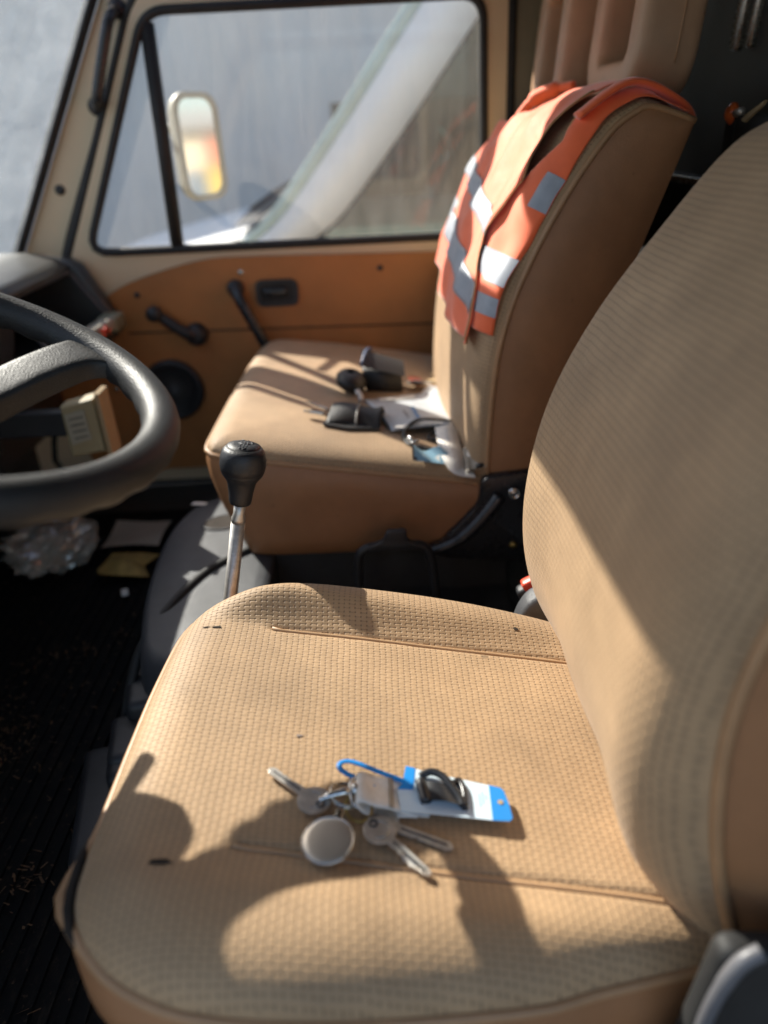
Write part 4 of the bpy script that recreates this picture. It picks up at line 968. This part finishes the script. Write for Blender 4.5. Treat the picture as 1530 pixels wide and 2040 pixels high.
obj('pouch_body',grid(24,12,lambda u,v:bz(1.535+.048*math.cos(2*math.pi*u)*math.sin(math.pi*(.08+.84*v)),.055+.032*math.sin(2*math.pi*u)*math.sin(math.pi*(.08+.84*v)),.022-.020*math.cos(math.pi*v)+.002)),m_leather,p1)
obj('toggle',tube([bz(1.482,.043,.022),bz(1.477,.035,.010),bz(1.47,.036,.003)],.005,8),m_ivory,p1)
obj('cord',tube(smooth_path([bz(1.478,.036,.006),bz(1.44,.040,.003),bz(1.405,.046,.003)],6),.002,6),m_black,p1)
p2=thing('belt_pouch','larger black pouch with open flap standing on bench','pouch',(1.58,-.02,1.11))
obj('pouch_body',plate([bz(1.54,.025,0),bz(1.60,.030,0),bz(1.64,-.045,0),bz(1.56,-.055,0)],.050,(.05,.1,1),.008),m_leather,p2)
obj('flap',grid(12,8,lambda u,v:bz(1.545+.085*v,.030-.088*u,.054+.018*math.sin(2.4*v)-.014*u)),m_leather,p2)
obj('flap_edge',tube([bz(1.545+.085*k/10,.032-.02*k/10,.056+.018*math.sin(2.4*k/10)) for k in range(11)],.004,6),simple('dark_blue_binding',(.03,.06,.14),.5),p2)
env=thing('document_sleeve','grey plastic document sleeve with blue lettering beside the bench back','document sleeve',(1.45,-.09,1.1))
def sl_(u,v):
    a=Vector((1.315,-.022)).lerp(Vector((1.485,.030)),v); b=Vector((1.345,-.150)).lerp(Vector((1.575,-.160)),v)
    m_=a.lerp(b,u); return bz(m_.x,m_.y,.006+.012*u*u+.006*math.sin(u*3+v*4)*v+.008*(1-v)*math.sin(math.pi*u))
o=obj('sleeve',grid(20,20,sl_),m_greyenv,env); mo_=o.modifiers.new('thick','SOLIDIFY'); mo_.thickness=.0025
def sgeo(u0,u1,v0,v1,d,n=6): return grid(n,n,lambda u,v:sl_(u0+(u1-u0)*u,v0+(v1-v0)*v)+Vector((0,0,d)))
obj('sunlit_corner',sgeo(.15,.55,.86,.99,.0022),m_white,env); obj('sunlit_edge',sgeo(.05,.8,.0,.07,.0022),m_white,env)  # white patches paint sunlit spots onto the sleeve
# blue lettering strokes (illegible at this size in the photograph) and a grey line beside it
for i in range(7): obj('blue_letter',sgeo(.42+.005*(i%2),.475-.006*(i%3),.20+.050*i,.237+.050*i,.0024,3),m_inkb,env)
for i in range(5): obj('grey_letter',sgeo(.30,.325,.22+.045*i,.25+.045*i,.0024,3),m_cover,env)
ub=thing('cord_loop','thin black looped cord with a steel clip on bench','cord',(1.30,-.09,1.1))
obj('cord',tube(smooth_path([bz(1.375,-.185,.012),bz(1.362,-.125,.020),bz(1.345,-.075,.022),bz(1.31,-.046,.012),bz(1.278,-.046,.004),bz(1.258,-.062,.004),bz(1.245,-.10,.005),bz(1.248,-.145,.008)],8),.0042,8,sx=.5,sy=1.1),m_leather,ub)
obj('cord',tube(smooth_path([bz(1.345,-.175,.010),bz(1.325,-.13,.012),bz(1.318,-.10,.010),bz(1.30,-.088,.006),bz(1.285,-.11,.006),bz(1.28,-.15,.008)],8),.003,8),m_leather,ub)
obj('steel_clip',join(tube([bz(1.283,-.049,.008),bz(1.268,-.058,.009)],.0055,8),tube(disc(bz(1.265,-.060,.009),(.3,.2,1),.008,16),.0016,6,True)),m_chrome,ub)
ln=thing('lanyard','ivory lanyard ribbon with small printed emblem and lettering on bench','lanyard',(1.25,-.13,1.1))
def ribbon(path,wd,name,par,mat,twist=None,n=10):
    P=smooth_path(path,n); V=[];F=[]
    for i,p in enumerate(P):
        T=(P[min(i+1,len(P)-1)]-P[max(i-1,0)]).normalized(); up_=Vector((0,0,1)) if twist is None else Vector(twist).normalized()
        w_=T.cross(up_).normalized()*wd/2; V+=[p-w_,p+w_]
    F=[(2*i,2*i+1,2*i+3,2*i+2) for i in range(len(P)-1)]
    o=obj(name,(V,F),mat,par); m_=o.modifiers.new('t','SOLIDIFY'); m_.thickness=.0012; return o,P
rb,RP=ribbon([bz(1.395,-.126,.012),bz(1.36,-.124,.018),bz(1.31,-.122,.018),bz(1.262,-.122,.013),bz(1.225,-.126,.009),bz(1.204,-.138,.007),bz(1.202,-.160,.008)],.040,'ribbon',ln,m_ivory)
def onrib(i): return RP[i]+Vector((0,0,.0012))
obj('printed_emblem',join(tube(disc(onrib(14),(-.3,.0,1),.0055,16),.0012,5,True),plate(disc(onrib(14)+Vector((.001,.001,.0004)),(-.3,0,1),.003,10),.0004,(-.3,0,1))),m_greyenv,rb)
for i in range(5): obj('printed_letter',tube([onrib(20+2*i)+Vector((0,-.002,.0006)),onrib(20+2*i)+Vector((.002,.003,.0006))],.0007,5),m_greyenv,rb)
ribbon([bz(1.206,-.158,.010),bz(1.235,-.165,.022),bz(1.26,-.168,.030),bz(1.245,-.172,.012)],.026,'ribbon_tail',ln,m_ivory)
obj('black_tab',lathe(bz(1.205,-.172,.014),(.6,.2,.8),[(.006,0),(.009,.002),(.009,.006),(.005,.009)],16),m_blackg,ln)
st2=thing('canvas_strap','folded grey canvas strap tucked behind the lanyard on bench','strap',(1.36,-.17,1.1))
ribbon([bz(1.30,-.150,.010),bz(1.335,-.165,.030),bz(1.39,-.165,.050),bz(1.43,-.180,.042),bz(1.44,-.20,.020)],.034,'strap',st2,simple('grey_canvas',(.28,.25,.21),.8))
wr=thing('sweet_wrapper','small blue and white wrapper at the bench edge beside lanyard','wrapper',(1.22,-.085,1.09))
obj('wrapper',grid(10,8,lambda u,v:bz(1.213+.030*v,-.058-.065*u,.004+.008*math.sin(u*7+v*3)*v+.008*(1-u)*v)),simple('pale_blue_foil',(.30,.5,.62),.3),wr)
obj('white_print',grid(5,3,lambda u,v:bz(1.216+.010*v,-.072-.030*u,.0075+.008*math.sin((.3+u*.5)*7+v))),m_white,wr)
obj('dark_corner',grid(4,4,lambda u,v:bz(1.213+.028*v,-.054-.008*u,.005+.008*v)),m_ink,wr)
bp=thing('crumpled_paper','crumpled ivory paper by the bench back near corner','paper',(1.20,-.16,1.09))
obj('sheet',grid(9,9,lambda u,v:bz(1.195+.055*v,-.145-.040*u,.010+.014*noise.noise(Vector((u*3,v*3,5)))+.022*u*(1-v))),m_pack,bp,False)
bt2=thing('paper_bits','small heap of printed scraps and wrappers against the bench back','scraps',(1.62,-.11,1.1))
rnd=random.Random(5)
for i in range(8):
    x=1.56+.11*rnd.random(); y=-.07-.10*rnd.random(); a=rnd.random()*3; l_=.018+.02*rnd.random(); w2=.012+.008*rnd.random(); h=.004+.016*rnd.random()
    c,s=math.cos(a),math.sin(a)
    obj('scrap',plate([bz(x+c*l_-s*w2,y+s*l_+c*w2,h),bz(x-c*l_-s*w2,y-s*l_+c*w2,h+.008),bz(x-c*l_+s*w2,y-s*l_-c*w2,h+.004),bz(x+c*l_+s*w2,y+s*l_-c*w2,h)],.001,(0,0,1)),[m_card,m_greyenv,m_pack,m_cover,simple('red_print',(.4,.1,.06),.5),m_card,m_pblue,m_leather][i],bt2,False)

# ================================================================ FLOOR
fm=thing('rubber_floor_mat','ribbed black rubber floor mat strewn with dirt in the footwell','floor mat',(.9,.6,.72))
obj('mat',box((.95,.56,.724),(1.75,.80,.008)),m_mat,fm,False)
ribs=[]
for k in range(34):
    y=.19+.0225*k; ribs.append(box((.95,y,.7305),(1.70,.010,.006)))
o=obj('rib',join(*ribs),m_mat,fm,False); o['kind']='stuff'
rnd=random.Random(11); L_=[]
heaps=[(.5+1.05*rnd.random(),.40+.45*rnd.random(),.015+.06*rnd.random()) for _ in range(16)]
for k in range(900):
    hx,hy,hr_=heaps[int(rnd.random()**1.6*16)]
    x=hx+rnd.gauss(0,hr_); y=hy+rnd.gauss(0,hr_*.8)
    if k%5==0: x=.45+1.2*rnd.random(); y=.40+.5*rnd.random()
    if not (.3<x<1.8 and .32<y<.93): continue
    a=rnd.random()*3.14; l_=.002+.006*rnd.random()**3; w2=.0007+.001*rnd.random(); c,s=math.cos(a)*l_,math.sin(a)*l_
    z=.7345+.002*rnd.random(); k0=len(L_); L_.append(([(x-c+s*w2/l_,y-s-c*w2/l_,z),(x+c+s*w2/l_,y+s-c*w2/l_,z),(x+c-s*w2/l_,y+s+c*w2/l_,z+.002),(x-c-s*w2/l_,y-s+c*w2/l_,z+.001)],[(0,1,2,3)]))
o=obj('floor_litter',join(*L_),m_dirt,None,False); o['kind']='stuff'
bagt=thing('plastic_bag','crumpled clear plastic bag lying in the passenger footwell','plastic bag',(1.56,.78,.73))
def bagf(u,v):
    a=2*math.pi*u; p=Vector((math.cos(a)*math.sin(math.pi*(.05+.9*v)),math.sin(a)*math.sin(math.pi*(.05+.9*v)),-math.cos(math.pi*v)))
    n_=1+.40*noise.noise(p*2.6)+.14*noise.noise(p*7); return (1.56+.10*p.x*n_,.775+.095*p.y*n_,.785+.052*p.z*n_)
obj('film',grid(40,24,bagf),m_bag,bagt,False)
obj('contents',grid(20,12,lambda u,v:tuple(Vector((1.56,.78,.765))+ (Vector(bagf(u,v))-Vector((1.56,.775,.785)))*.62)),m_pack,bagt,False)
lf_=thing('yellow_leaf','curled yellow brown leaf on the footwell floor','leaf',(1.50,.60,.73))
obj('blade',grid(10,10,lambda u,v:(1.455+.10*u,.555+.11*v-.05*abs(u-.5),.745+.02*math.sin(3*u)*math.sin(4*v)+.012*v)),simple('leaf_yellow',(.33,.22,.06),.7,vary=.3,vscale=40),lf_)
pp=thing('floor_paper','pale flat sheet of paper on the footwell floor beside engine cover','paper',(1.68,.63,.735))
obj('sheet',grid(8,8,lambda u,v:(1.60+.14*u,.545+.14*v,.744+.006*math.sin(4*u+3*v))),m_pack,pp)
tw=thing('white_tag','tiny white paper tag on the mat beside engine cover','paper tag',(1.40,.575,.74))
obj('tag',box((1.40,.57,.742),(.022,.014,.006),.001,rotm('Z',20)),m_white,tw,False)
